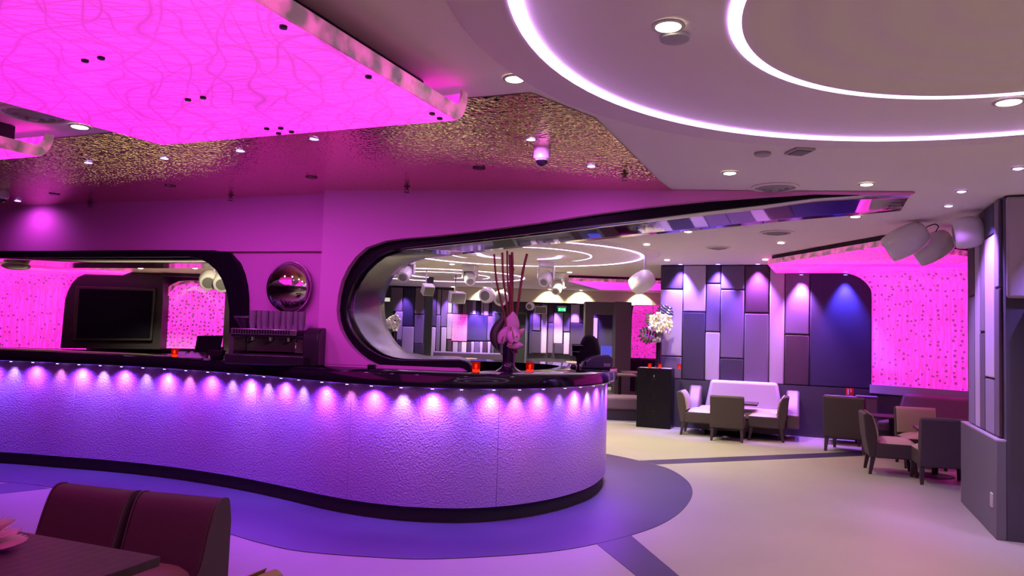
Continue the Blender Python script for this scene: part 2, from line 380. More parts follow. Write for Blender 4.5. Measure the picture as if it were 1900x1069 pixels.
# ------------------------------------------------------------------ bar counter
PLI=[(-8.2,8.1),(-6.8,8.12),(-5.4,8.04),(-4.71,7.91),(-4.03,7.76),(-3.33,7.53),(-2.63,7.20),(-2.07,6.86),(-1.56,6.51),(-1.19,6.31),(-.86,6.20),(-.54,6.17),(-.26,6.21),(.01,6.33),(.27,6.52),(.52,6.79),(.74,7.12),(.90,7.50),(1.01,7.93),(1.05,8.35),(.95,8.75),(.68,9.1),(.25,9.32),(-.3,9.4),(-1.0,9.4)]
P0=crv([V(x,y,0) for x,y in PLI],8)
bar=T('bar_counter','long curved bar with glowing hammered lilac front and black top','bar',(0,0,0))
ZT=1.21
def strip(P,o0,o1,z0,z1,mb):
    a=off(P,o0); b=off(P,o1)
    mb.rings([[z3(a[i],z0),z3(b[i],z0),z3(b[i],z1),z3(a[i],z1)] for i in range(len(P))])
m=MB(); strip(P0,.0,-.45,0.0,.125,m); m.build('plinth',blackm,bar)
seams=[0]; 
# panels split where the photo shows the joints
def arc_px(px):
    best=min(range(len(P0)//1),key=lambda i:abs((950+F*((P0[i]-V(0,0,0)).x)/(P0[i].y))-px) if i<160 else 1e9); return best
ids=[0]+[arc_px(x) for x in (-330,-10,150,320,490,664,927)]+[len(P0)-1]
ids=sorted(set(ids))
for i in range(len(ids)-1):
    seg=P0[ids[i]:ids[i+1]+1]
    if len(seg)<2: continue
    a=off(P0,.03); b=off(P0,-.02); a=a[ids[i]:ids[i+1]+1]; b=b[ids[i]:ids[i+1]+1]
    # trim the joint a few millimetres
    d=(a[1]-a[0]).normalized()*.004; a[0]=a[0]+d; b[0]=b[0]+d
    m=MB(); n=len(a)
    m.rings([[z3(a[k],.125),z3(b[k],.125),z3(b[k],ZT-.115),z3(a[k],ZT-.115)] for k in range(n)])
    m.build('front_panel',frontm,bar)
m=MB(); strip(P0,-.021,-.10,.125,ZT-.115,m); m.build('carcass',blackm,bar)
P1=P0
m=MB()
a=off(P0,.13); b=off(P0,-.50)
aa=[];
for i,p in enumerate(P0): aa.append(a[i])
rs=[]
for i in range(len(P0)):
    x,y=a[i],b[i]; q=(y-x).normalized()
    rs.append([z3(x+q*.012,ZT-.115),z3(y,ZT-.115),z3(y,ZT),z3(x+q*.008,ZT),z3(x,ZT-.008),z3(x,ZT-.105)])
m.rings(rs); m.build('countertop',mat('black_polished_top',(.010,.006,.014),.09,spec=.45),bar,angle=50)
# inner lower counter so that the inside of the bar is dark
m=MB(); strip(P0,-.46,-.62,0,ZT-.14,m); m.build('inner_face',black,bar)
# LED heads under the overhang: alternating pink / blue-violet spots, each a small lamp
ov=off(P0,.09)
acc=0; last=ov[0]; n=0; nl=MB(); LEDS=[]
for i in range(1,len(ov)-30):
    acc+=(ov[i]-ov[i-1]).length
    if acc>.235 and ov[i].x>-7:
        acc=0; t=(ov[i+1]-ov[i-1]); t.z=0; t.normalize(); nn=V(t.y,-t.x,0); p=z3(ov[i],ZT-.122); LEDS.append((p,nn))
nl.bm.free()
for j,(p,nn) in enumerate(LEDS): MB().lathe([(.012,0),(.014,.006)],p,8).build('led_head',emat('led_glow',(.8,.5,1),3),bar)
cols=[(1,.36,.62),(.42,.34,1),(.9,.62,1),(.5,.35,1),(1,.30,.55),(.55,.45,1),(.75,.5,1)]
for j,(p,nn) in enumerate(LEDS):
    spot('led_spot',tuple(p-V(0,0,.008)),LEDP*(1+.45*math.sin(j*1.7)),cols[(j*3)%7],tuple(p-V(0,0,.60)-nn*.10),78,1,.03)
    if j%2==0: spot('led_wash',tuple(p-V(0,0,.012)),FLP,(.34,.07,1),tuple(p-V(0,0,1.0)+nn*.12),146,.8,.03)
# ------------------------------------------------------------------ wall with padded panels (right, far)
PW3=V(2.65,13.25,0); D3w=V(.9316,-.3634,0); N3=V(D3w.y,-D3w.x,0)
def W3(px,py): return PL(px,py,PW3,D3w)
cr3=z3(W3(1618,600),0); lf3=z3(W3(1225,600),0)
m=MB(); m.prism([lf3,cr3,z3(cr3,zt),z3(lf3,zt)],tuple(-N3*.3)); w3=st(m.build('wall_far',dadom),'far wall clad in padded panels in lilac, purple and plum')
m=MB(); m.prism([lf3,cr3,z3(cr3,.83),z3(lf3,.83)],tuple(N3*.05)); m.build('dado',dadom,w3)
def upanel(W_,N_,x0,x1,y0,y1,mt,parent,th=.05,xr=None,z0=None,z1=None,name='padded_panel'):
    a=W_(x0,y0); b=W_(x1,y0); zt_=(a.z+b.z)/2 if z1 is None else z1
    zb_=(W_(x0,y1).z+W_(x1,y1).z)/2 if z0 is None else z0
    d=(z3(b,0)-z3(a,0)); g=d.normalized()*.006; a=z3(a,0)+g; b=z3(b,0)-g
    m=MB(); m.prism([z3(a,zb_+.006),z3(b,zb_+.006),z3(b,zt_-.006),z3(a,zt_-.006)],tuple(N_*th))
    return m.build(name,mt,parent,bevel=min(.018,th*.4),seg=3)
COL=[(1224.5,1267,[(537.5,dark),(661,pale),(703,mid)]),(1267,1309.5,[(579,pale),(703,dark)]),(1309.5,1337,[(527,dark),(616,mid),(703,pale)]),
 (1337,1381,[(538,mid),(665,mid),(703,dark)]),(1381,1427.5,[(581.5,maroon),(703,mid)]),(1427.5,1456,[(703,pale)]),(1456,1502.5,[(621,mid),(703,maroon)]),(1502.5,1618,[(703,navy)])]
for x0,x1,L_ in COL:
    y0=None; zp=zt
    for k,(yb,mt) in enumerate(L_):
        xm=(x0+x1)/2
        zn=.83 if k==len(L_)-1 else W3(xm,yb).z
        upanel(W3,N3,x0,x1,600,600,mt,w3,z0=zn,z1=zp); zp=zn
# return of that wall, going back to the end of the room
m=MB(); m.prism([lf3-N3*.3,lf3-N3*.3+V(.12,0,0),V(4.95,22.6,0),V(4.83,22.6,0)],(0,0,zt)); st(m.build('wall_return',mid))
# ------------------------------------------------------------------ pink light wall on the right
D4=(V(6.79,10.99,0)-cr3).normalized(); P4e=cr3+D4*4.2; N4=-V(-D4.y,D4.x,0)
if N4.dot(V(-1,-1,0))<0: N4=-N4
ridge=pinkmat('pink_ridged_light','ridge',PNK)
web=pinkmat('pink_web_light','web',PNK)
edgem=mat('clear_edge',(.75,.62,.60),.3,em=(1,.06,.5),ems=.0,bump=('noise',30,.5))
_n=edgem.node_tree; _t=_n.nodes.new('ShaderNodeTexNoise'); _t.inputs['Scale'].default_value=9; _m=_n.nodes.new('ShaderNodeMapRange'); _m.inputs[1].default_value=.38; _m.inputs[2].default_value=.72; _m.inputs[4].default_value=.75
_c=_n.nodes.new('ShaderNodeTexCoord'); _n.links.new(_c.outputs['Object'],_t.inputs['Vector']); _n.links.new(_t.outputs['Fac'],_m.inputs[0]); _n.links.new(_m.outputs[0],_n.nodes['Principled BSDF'].inputs['Emission Strength'])
lw=T('light_wall','glowing pink ridged wall on the right that curls over into a ceiling canopy','light wall',tuple(cr3))
inv=Vector(lw.location); e3=-D3w
m=MB(); R_=.47; zc=2.70
prof=[(0,.91)]+[(0,.91+(zc-R_-.91)*k/4) for k in range(1,5)]+[(R_*(1-math.cos(t*PI/20)),zc-R_+R_*math.sin(t*PI/20)) for t in range(1,11)]
rows=[]
for j in range(9):
    o=D4*(4.2*j/8); rows.append([e3*u+o+V(0,0,z)+N4*.03 for u,z in prof])
m.sheet(rows); 
B_=Z(1425,491,zc); C_=Z(1640,457,zc); D_=Z(1800,477,zc); 
q0=cr3+e3*R_+N4*.03; 
Dext=D_+(D_-C_).normalized()*2.2
poly=[z3(q0,zc)-inv,z3(q0+D4*4.2,zc)-inv,z3(Dext,zc)-inv,C_-inv,B_-inv,z3(PL(1425,600,PW3,D3w),zc)-inv+V(.1,-.06,0)]
for p in poly: p.z=zc
m.bm.faces.new([m.bm.verts.new(p) for p in poly])
m.build('light_panel',ridge,lw,solid=.01,angle=60)
m=MB(); 
for a,b in ((B_,C_),(C_,Dext)):
    d=(b-a).normalized(); n_=V(d.y,-d.x,0)
    m.prism([z3(a,zc-.004)-inv,z3(b,zc-.004)-inv,z3(b,zc+.075)-inv,z3(a,zc+.075)-inv],tuple(n_*-.03))
m.build('cut_edge',edgem,lw)
m=MB(); cc=(B_+C_+Dext+q0)/4
ins=[z3(p+(cc-p).normalized()*.06,zc+.012)-inv for p in (B_,C_,Dext,z3(q0+D4*3.4,0),z3(q0,0))]
m.prism(ins,(0,0,zt-zc-.014)); m.build('recess_dark_box',blackm,lw)  # black block stands in for the dark recess above the canopy
m=MB(); a=cr3-inv+N4*.0; m.prism([a+V(0,0,.775),a+D4*4.2+V(0,0,.775),a+D4*4.2+V(0,0,.91),a+V(0,0,.91)],tuple(N4*.09)); m.build('sill',mat('grey_sill',(.42,.36,.46),.6),lw)
m=MB(); m.prism([cr3,P4e,z3(P4e,zt),z3(cr3,zt)],tuple(-N4*.2)); st(m.build('wall_right_diagonal',dadom))
m=MB(); m.prism([z3(PL(1425,600,PW3,D3w),0)*0+cr3,P4e,z3(P4e,.775),z3(cr3,.775)],tuple(N4*.05)); st(m.build('baseboard_right',dadom))
# ------------------------------------------------------------------ near ceiling canopy
def canopy(name,label,pA,pB,pC,pD,z,far_curl=True,mt=web,caps=()):
    """pA near right, pB far right, pC far left, pD near left; curl on the far edge B-C"""
    r_=T(name,label,'ceiling light',(0,0,0)); 
    r_.location=((pA+pB+pC+pD)/4); iv=Vector(r_.location)
    m=MB(); R_=.14; th=.075
    e=(pB-pA).normalized()
    prof=[(0,0)]+[((pB-pA).length-R_*.9+0,0)]+[((pB-pA).length-R_*.9+R_*.9*math.sin(t*PI/16),R_*(1-math.cos(t*PI/16))*1.2) for t in range(1,9)]
    # straight rails from both sides
    rowR=[pA+e*u+V(0,0,h) for u,h in prof]; eL=(pC-pD); LL=eL.length; eL.normalize()
    rowL=[pD+eL*(u if k>0 and u>0 else 0)*(LL/(pB-pA).length if k<2 else 1)+V(0,0,h) if k<2 else pC+eL*(u-(pB-pA).length)+V(0,0,h) for k,(u,h) in enumerate(prof)]
    m.sheet([[Vector(p)-iv for p in rowR],[Vector(p)-iv for p in rowL]])
    o=m.build('light_panel',mt,r_,angle=50,solid=.008)
    # side edge
    for row,sg in ((rowR,1),(rowL,-1)):
        m=MB(); n_=V(e.y,-e.x,0)*sg
        lo=[Vector(p)-iv for p in row]; 
        inn=[]
        for k,(u,h) in enumerate(prof):
            if k<2: inn.append(lo[k]+V(0,0,th))
            else:
                t=(k-1)*PI/16; inn.append(lo[k]+Vector((-e.x*math.sin(t)*.06,-e.y*math.sin(t)*.06,math.cos(t)*th)))
        m.rings([[a-n_*.0,b-n_*.0,b+n_*.012,a+n_*.012] for a,b in zip(lo,inn)]); m.build('cut_edge',edgem,r_,angle=50)
    w_=(pD-pA).normalized(); q_=e*.16
    MB().prism([p+V(0,0,.008)-iv for p in (pA+w_*.014,pB-q_+w_*.014,pC-q_-w_*.014,pD-w_*.014)],(0,0,.02)).build('glow_blocker',blackm,r_)  # unseen plate added to stop the panel glowing up onto the ceiling
    m=MB()
    b0=[pA+w_*.17,pB+e*.02+w_*.17,pC+eL*.02-w_*.17,pD-w_*.17]
    m.prism([z3(p,z+.03)-iv-e*.16 for p in b0],(0,0,zt-z-.03)); m.build('recess_dark_box',blackm,r_)  # inset black box stands in for the dark gap of the ceiling recess
    for k,(px,py) in enumerate(caps):
        q=Z(px,py,z)-iv; m=MB(); m.lathe([(.013,-.014),(.015,-.010),(.015,-.004)],q,10); m.build('fixing_cap',black,r_)
    return r_
zn=2.63
pB=Z(862,233,zn); pA0=Z(472,2,zn); pC=Z(330,276,zn); pD0=Z(0,187,zn)
eR=(pB-pA0).normalized(); eL_=(pC-pD0).normalized(); 
pA=pB-eR*4.2; pD=pC-eL_*4.2
canopy('light_canopy','large glowing pink ceiling canopy with a web of curved lines, nearest the camera','',pB,pC,pD,zn) if False else canopy('light_canopy','large glowing pink ceiling canopy with a web of curved lines, nearest the camera',pA,pB,pC,pD,zn,caps=[(526,46),(684,139),(802,208),(816,217),(158,109),(188,104),(349,182),(377,178),(495,236),(521,235),(517,245),(541,242)])
qB=Z(95,297,zn); qC=qB-(pB-pC); qA=qB-eR*3.0; qD=qC-eL_*3.0
canopy('light_canopy','second pink ceiling canopy, only its far edge showing at the left margin',qA,qB,qC,qD,zn)
# ------------------------------------------------------------------ right column
K0=z3(Z(1849,1002),0); K1=z3(Z(1783,931),0); dK=(K1-K0).normalized(); nK=V(-dK.y,dK.x,0)   # nK points left (room)
if nK.x>0: nK=-nK
m=MB(); base=[K0,K1,K1-nK*.7,K0-nK*.7]; 
colm=st(MB().prism([K0-nK*.075,K1-nK*.075+dK*.05,K1-nK*2.6+dK*.05,K0-nK*2.6],(0,0,zt)).build('wall_column',dadom),'padded column at the right edge')
m.prism([z3(p,0) for p in (K0,K1,K1-nK*.074,K0-nK*.074)],(0,0,.80)); lb=m.build('column_dado',mat('grey_dado_front',(.13,.12,.15),.6,bump=('noise',120,.1)),colm,bevel=.006)
m=MB(); m.prism([z3(p,.80) for p in (K0,K1,K1-nK*.074,K0-nK*.074)],(0,0,.012)); m.build('dado_cap',mat('dado_cap',(.4,.33,.45),.4),colm)
so=PL(1841,928,K0,dK); m=MB(); m.box(so,(.02,.085,.12),math.atan2(dK.y,dK.x)-PI/2); m.build('wall_socket',lightgrey,colm,bevel=.006)
PK=K0-nK*.075
def WK(px,py): return PL(px,py,PK,dK)
KC=[(1803,1815,[(550,maroon),(780,mid)]),(1815,1824,[(780,pale)]),(1824,1834,[(617,taupe),(780,maroon)]),(1834,1852,[(438,navy),(702,pale),(780,mid)]),(1852,1861.5,[(535,mid),(780,maroon)])]
for x0,x1,L_ in KC:
    zp=zt
    for k,(yb,mt) in enumerate(L_):
        zn_=.812 if k==len(L_)-1 else WK((x0+x1)/2,yb).z
        upanel(WK,nK,x0,x1,600,600,mt,colm,th=.03,z0=zn_,z1=zp); zp=zn_
# near face of the column with the big padded panel and the screen
cK=PK; eK=-nK
def WN(px,py): return PL(px,py,cK,eK)
nN=-dK
a=.03
m=MB(); m.prism([z3(cK+eK*.0,1.98),z3(cK+eK*1.5,1.98),z3(cK+eK*1.5,zt-.01),z3(cK+eK*.0,zt-.01)],tuple(nN*.05)); m.build('padded_panel',pale,colm,bevel=.035,seg=4)
tv=T('wall_screen','black flat screen on the right column, cut by the frame edge','screen',tuple(z3(cK+eK*.9,1.5)),math.atan2(eK.y,eK.x))
m=MB(); m.box((0,-.062,0),(1.5,.09,.86)); bz=m.build('bezel',blackm,tv,bevel=.008)
m=MB(); m.box((0,-.111,0),(1.43,.006,.79)); m.build('screen',black,bz)
# ------------------------------------------------------------------ end wall of the long room (y = 22.5)
YB=22.5
def WB(px,py): return Y(px,py,YB)
NB=V(0,-1,0)
m=MB(); m.box((0.3,22.62,1.42),(9.2,.2,2.84)); wb=st(m.build('wall_end',dadom),'end wall of the long room with many padded panels')
BP=[(726,748,533,578,taupe),(734,748,578,631,pale),(734,747,631,645,dark),(749,770,533,606,navy),(747,769,606,656,pale),(771,788,533,583,taupe),(770,787,584,638,mid),(769,787,638,664,dark),
(799,812,535,606,dark),(799,809,607,664,pale),(812,819,537,585,taupe),(810,818,585,664,mid),(820,832,538,607,mid),(819,829,607,664,pale),(832,840,538,582,pale),(830,840,582,630,pale),(830,839,631,656,maroon),
(841,852,558,583,mid),(852,859,558,583,maroon),(859,868,558,583,taupe),(868,877,558,584,mid),(877,884,558,584,pale),(884,893,558,585,navy),(893,898,558,585,pale),(898,908,558,586,pale),(908,913,558,587,dark),(913,922,558,587,mid),(922,932,558,587,mid),
(866,905,584,633,navy),(905,926,587,633,mid),
(840,850,634,657,pale),(850,856,634,657,mid),(856,866,634,657,cream),(866,874,634,657,maroon),(874,880,634,657,pale),(880,890,634,657,mid),(890,896,634,657,pale),(896,905,634,657,maroon),(905,911,634,657,pale),(911,930,634,657,dark),
(983,989,565,657,navy),(989,1004,565,614,mid),(986,1004,615,656,dark),(1005,1016,565,656,pale),(1017,1027,565,600,maroon),(1017,1027,600,656,mid),(1028,1045,580,638,pale),(1028,1045,638,657,dark),(1028,1058,565,580,navy),(1046,1058,580,616,mid),(1046,1057,617,658,pale),(1059,1076,565,600,pale),(1058,1088,600,662,dark),(1076,1088,565,600,dark)]
for x0,x1,y0,y1,mt in BP: upanel(WB,NB,x0,x1,y0,y1,mt,wb,th=.05)
m=MB(); a=WB(840,583);b=WB(866,633); m.prism([V(a.x,22.5,b.z),V(b.x,22.5,b.z),V(b.x,22.5,a.z),V(a.x,22.5,a.z)],(0,-.06,0))
lp=T('light_panel_wall','small square pink light panel on the end wall, left of the navy panel','light wall',(0,0,0)); lp.location=((a.x+b.x)/2,22.4,b.z); iv=Vector(lp.location)
bmesh.ops.translate(m.bm,verts=m.bm.verts,vec=-iv); m.build('glowing_panel',pinkmat('pink_dot_light','dots',.9),lp)
# black pillar
a=Y(786,663,18); b=Y(799,663,18); m=MB(); m.box(((a.x+b.x)/2,18,1.41),(b.x-a.x,.17,2.82)); st(m.build('wall_pillar',mat('dark_pillar',(.03,.035,.035),.6)),'slim black pillar in the long room')
# cream bulkhead
a=Y(843,537,22.0); b=Y(1226,545,22.0); m=MB(); m.box(((a.x+b.x)/2+.4,22.0,(2.46+zt)/2),(b.x-a.x+.8,.16,zt-2.46)); st(m.build('trim_bulkhead',cream),'cream bulkhead lit by downlights across the end of the room')
# dark service door
dd=T('door_leaf','black service door in the dark end wall behind the vase','door',(0,0,0)); a=WB(960,664); b=WB(977,690); dd.location=((a.x+b.x)/2-.4,22.45,0)
m=MB(); m.box((0,0,1.05),(.9,.05,2.1)); m.build('leaf',mat('door_black',(.02,.025,.022),.5),dd)
m=MB(); m.box((0,.0,2.13),(1.0,.07,.05)); m.box((.49,0,1.06),(.05,.07,2.12)); m.box((-.49,0,1.06),(.05,.07,2.12)); m.build('door_frame',mat('door_trim',(.10,.11,.10),.5),dd)
# doorway block on the right of the end wall
def bx(name,px0,px1,y,z0,z1,th,mt,lab=None,structure=True):
    a=Y(px0,620,y); b=Y(px1,620,y); m=MB(); m.box(((a.x+b.x)/2,y+th/2,(z0+z1)/2),(b.x-a.x,th,z1-z0)); o=m.build(name,mt)
    if structure: st(o,lab)
    return o
bx('wall_doorway',1085,1101,20.5,0,2.46,.5,greyw); bx('wall_doorway',1142,1171,20.0,0,2.46,.6,greyw,'grey olive pier beside the bar doorway')
bx('wall_doorway',1101,1142,20.5,2.12,2.46,.4,greyw)
bx('wall_alcove',1101,1143,22.44,0,2.3,.05,navy)
o=bx('light_strip',1101,1108,22.378,1.45,2.05,.06,emat('violet_strip',(.42,.18,1),2.2),None,False); tag(o,'tall violet light strip seen through the far doorway','light')
o=bx('back_bar',1117,1143,22.2,.55,1.22,.2,emat('blue_bar_glow',(.08,.07,.62),.9),None,False); tag(o,'small blue glowing bar front seen through the far doorway','bar')
# far pink wall right of the pier
fp=T('light_panel_wall','pink light wall at the far end, right of the grey pier and behind the flowers','light wall',tuple(Y(1195,665,21)))
iv=Vector(fp.location); a=Y(1171,664,21); b=Y(1232,564,21); m=MB()
rows=[]
for t in range(0,9):
    rows.append([V(a.x,21,0),V(b.x+.4,21,0)])
rows=[]
zz=[a.z,a.z+.4,a.z+.8,2.0]+[2.0+.42*math.sin(k*PI/12) for k in range(1,7)]
yy=[21,21,21,21]+[21-.42*(1-math.cos(k*PI/12)) for k in range(1,7)]
rows=[[V(a.x,y_,z_)-iv,V(b.x+.5,y_,z_)-iv] for y_,z_ in zip(yy,zz)]
m.sheet(rows); m.build('glowing_panel',pinkmat('pink_dot_light','dots',.9),fp,solid=.01,angle=60)
m=MB(); m.box(V((a.x+b.x)/2+.2,21.2,a.z/2)-iv,(b.x-a.x+.6,.3,a.z-.01)); m.build('plinth',dark,fp)
# mid canopy
cp=[Z(1055,522,2.7),Z(1235,528,2.7),Z(1235,539,2.7),Z(1115,538,2.7)]
mc_=T('light_canopy','pink ceiling canopy over the middle of the long room, behind the hanging white speaker','ceiling light',tuple(sum(cp,Vector())/4)); iv=Vector(mc_.location)
m=MB(); m.prism([p-iv for p in cp],(0,0,.012)); m.build('light_panel',web,mc_)
m=MB(); m.prism([cp[0]-iv+V(0,0,.013),cp[1]-iv+V(0,0,.013),cp[1]-iv+V(0,0,.08),cp[0]-iv+V(0,0,.08)],(0,.03,0)); m.build('cut_edge',edgem,mc_)
m=MB(); m.prism([z3(p,2.785)-iv+V(0,.05,0) for p in cp],(0,0,.05)); m.build('recess_dark_box',blackm,mc_)  # black slab in place of the dark recess over this canopy
# ------------------------------------------------------------------ space behind the bar seen through the left opening (y about 14)
ya=14.0
def WR(px,py,y=ya): return Y(px,py,y)
l1=T('light_wall','glowing pink ridged wall at the far left, behind the bar','light wall',tuple(WR(50,642))); iv=Vector(l1.location)
m=MB(); a=WR(-60,642); b=WR(160,642)
pr=[(14.0,a.z)]+[(14.0,a.z+.3*k) for k in (1,2,3)]+[(14.0-.32*(1-math.cos(k*PI/16)),2.06+.32*math.sin(k*PI/16)) for k in range(1,9)]
xr=WR(245,503).x
rows=[[V(a.x-1,y_,z_)-iv,V(b.x,y_,z_)-iv] for y_,z_ in pr]
rows.append([V(a.x-1,12.4,2.38)-iv,V(b.x+.1,12.4,2.38)-iv])
m.sheet(rows); 
m.bm.faces.new([m.bm.verts.new(p) for p in (V(b.x,13.68,2.38)-iv,V(b.x+.1,12.4,2.38)-iv,Z(245,504,2.38)-iv,V(WR(225,506).x,13.95,2.38)-iv)])
m.build('light_panel',ridge,l1,solid=.01,angle=60)
m=MB(); p,q=Z(100,493,2.39),Z(245,504,2.39); p=p-(q-p)*2; m.prism([p-iv,q-iv,q-iv+V(0,0,.05),p-iv+V(0,0,.05)],(0,.03,0)); m.build('cut_edge',edgem,l1)
# screen wall with rounded upper left corner
scr=[(112,646),(119,575),(121,556),(126,540),(134,525),(145,514),(160,508),(180,506),(215,505),(302,512),(302,560),(297,648)]
m=MB(); m.prism([Y(x,y,13.6) for x,y in scr],(0,.3,0)); st(m.build('wall_screen_surround',mat('charcoal_wall',(.022,.02,.026),.45)),'charcoal wall with a rounded corner around the screen')
ts=T('wall_screen','large dark flat screen on the charcoal wall behind the bar','screen',tuple(Y(212,630,13.56))); iv=Vector(ts.location)
m=MB(); m.prism([Y(*p,13.58)-iv for p in ((136,632),(283,632),(290,535),(142,531))],(0,-.04,0)); m.build('bezel',mat('bezel',(.035,.035,.03),.35),ts,bevel=.01)
m=MB(); m.prism([Y(*p,13.535)-iv for p in ((142,627),(278,627),(284,540),(148,536))],(0,-.006,0)); m.build('screen',mat('screen_glass',(.006,.006,.012),.06),ts)
l2=T('light_wall','narrower glowing pink ridged wall between the dark screen and the bar arch','light wall',tuple(WR(355,645,13.9))); iv=Vector(l2.location)
sh=[(297,646),(300,575),(303,552),(308,538),(318,528),(332,522),(352,520),(440,524),(440,560),(420,556),(417,575),(414,648)]
sh2=[(297,646),(300,575),(303,552),(308,538),(318,528),(332,522),(352,520),(418,522),(418,548),(416,575),(414,648)]
m=MB(); m.prism([Y(*p,13.85)-iv for p in sh2],(0,.05,0)); m.build('light_panel',ridge,l2)
m=MB(); 
ol=[Y(*p,13.84)-iv for p in [(297,646),(300,575),(303,552),(308,538),(318,528),(332,522),(352,520),(420,522)]]
il=[Y(*p,13.80)-iv for p in [(302,646),(305,577),(308,556),(314,543),(324,533),(338,527.5),(356,526),(420,528)]]
m.rings([[a,b,b+V(0,.05,0),a+V(0,.05,0)] for a,b in zip(ol,il)]); m.build('cut_edge',edgem,l2,angle=60)
o=bx('wall_panel',414,445,13.8,1.0,2.42,.08,mid); o['label']='blue lit panel beside the pink wall behind the bar'
m=MB(); a=Y(300,512,13.5); b=Y(440,516,13.5); m.box(((a.x+b.x)/2,13.6,2.41),(b.x-a.x,.3,.05)); st(m.build('trim_cornice',blackm))
# back counter
m=MB(); a=Y(-80,645,13.2); b=Y(425,648,13.2); m.box(((a.x+b.x)/2,13.4,(a.z)/2-.01),(b.x-a.x,.9,a.z-.02)); tag(m.build('back_counter',blackm,bevel=.01),'low black counter running below the pink walls behind the bar','counter')
# ------------------------------------------------------------------ ceiling discs and ring lights
ringm=emat("ring_glow",(.70,.34,1.0),RNG)
RC=[V(1.94,2.49,0),V(.10,12.0,0),V(-1.7,17.3,0)]
def annulus(c,r0,r1,z,th,mb,n=96):
    mb.rings([[V(c.x+r*math.cos(2*PI*i/n),c.y+r*math.sin(2*PI*i/n),h) for r,h in ((r0,z),(r1,z),(r1,z-th),(r0,z-th))] for i in range(n)],close=True)
DN=['nearest the camera','in the middle of the long room','farthest down the long room']
for k,c in enumerate(RC):
    m=MB(); prof=[(2.25,CE),(2.22,CE-.024),(1.16,CE-.026)]
    n=60
    for i in range(n+1):
        r=1.15*(1-i/n); z=CE-.03+.030*(1-r/1.15)+.010*math.cos(r*26)*(.4+.6*r)
        prof.append((max(r,.002),min(z,CE-.004)))
    m.lathe(prof,(c.x,c.y,0),128,cap=False); st(m.build('ceiling_disc',white,angle=60),'round rippled ceiling disc '+DN[k])
    for r,nm in ((1.975,'outer'),(1.155,'inner')):
        m=MB(); hw_=.026 if k==0 else .019; annulus(V(c.x,c.y,0),r-hw_,r+hw_,CE-.021,.013 if k==0 else .008,m)
        tag(m.build('ring_light',ringm if k==0 else emat('ring_glow_far',(.78,.48,1.0),RNG*2.6),angle=80),'%s violet white ring light on the ceiling disc %s'%(nm,DN[k]),'ring light')
    # crescent cove lights in the dish
    if k:
        for sg,sd in ((1,'right'),(-1,'left')):
            m=MB(); rs=[]
            for j in range(13):
                t=(-.10+1.15*j/12); w=.004+.075*math.sin(PI*(j/12)**.5)
                cx,cy=c.x+sg*.62*math.cos(t),c.y+.62*math.sin(t); ux,uy=sg*math.cos(t),math.sin(t)
                rs.append([V(cx,cy,CE-.03),V(cx+ux*w,cy+uy*w,CE-.03),V(cx+ux*w,cy+uy*w,CE-.04),V(cx,cy,CE-.04)])
            m.rings(rs); tag(m.build('crescent_light',ringm),'short crescent light %s of the ripple dish %s'%(sd,DN[k]),'ring light')
# ------------------------------------------------------------------ downlights
lens=emat('warm_lens',(1,.86,.62),9); bl=emat('blue_lens',(.35,.22,1),9)
trimm=mat('lamp_trim',(.5,.45,.48),.35)
WARM=(1,.86,.58); BLU=(.30,.16,1.0); VIO=(.52,.16,1.0); MAG=(1,.05,.62)
def downlight(p,r,label,mt,power,col,tgt=None,cone=115,group=None,nm='downlight'):
    power=power*WRM*(2 if p.y>9 else 1) if mt is lens else power
    t=T(nm,label,'ceiling light',tuple(p),0,group); 
    k_=.25 if mt is bl else 1
    m=MB(); m.lathe([(r*1.35,0),(r*1.35,-.006*k_),(r*1.02,-.008*k_),(r,-.002*k_)],(0,0,0),20,cap=False); m.build('trim_ring',trimm,t)
    m=MB(); m.lathe([(r,-.001),(r*.98,-.010*k_*k_),(r*.5,-.016*k_*k_)],(0,0,0),16); m.build('lens',mt,t)
    if power: spot('lamp_or_fill_beam',(p.x,p.y,p.z-.03),power,col,tgt,cone,.8,.04)
zd=CE-.002
DL=[((1240,47),.05,'warm downlight between the outer and inner ring lights, nearest the top edge',30),((955,145),.045,'warm downlight by the left corner of the white ceiling, beside the pink canopy',22),
((1354,320),.045,'warm downlight left of the round air vent, over the bar end',60),((1608,341),.045,'warm downlight right of the round air vent',160),((1587,401),.045,'warm downlight just behind the mirrored beam strip',60),
((1449,450),.045,'warm downlight in front of the far round vent',60),((1277,429),.045,'warm downlight touching the back edge of the portal beam',50),((1872,188),.055,'warm downlight between the ring lights at the right margin',60),
((148,234),.05,'warm downlight between the two pink canopies at the far left',15),((1123,468),.045,'warm downlight between the far ring lights, right side',200),((1200,453),.045,'warm downlight on the edge of the far outer ring light',200),
((1238,482),.045,'warm downlight above the left end of the padded wall',75),((1420,481),.045,'warm downlight by the tip of the pink canopy over the padded wall',45),
((839,490),.05,'warm downlight left of the tall sticks in the vase',200),((1001,489),.05,'warm downlight right of the tall sticks in the vase',200),((1057,505),.05,'warm downlight above the moving head lamps',200),
((894,507),.05,'small warm downlight just left of the sticks, on the far disc edge',160),((928,516),.05,'small warm downlight touching the sticks, over the speaker pair',160),
((841,532),.06,'small warm downlight above the boxy white speaker',60),((883,539),.06,'small warm downlight left end over the cream bulkhead',0),((977,540),.06,'small warm downlight over the cream bulkhead beside the sticks',0),((1046,533),.06,'warm downlight beside the lower moving head lamp',60),
((751,518),.05,'small warm downlight seen just inside the curved portal',120)]
for p,r,l,w in DL:
    q=Z(p[0],p[1],zd-(.026 if p in ((1240,47),(1872,188)) else .001)); downlight(q,r,l,lens,w,WARM)
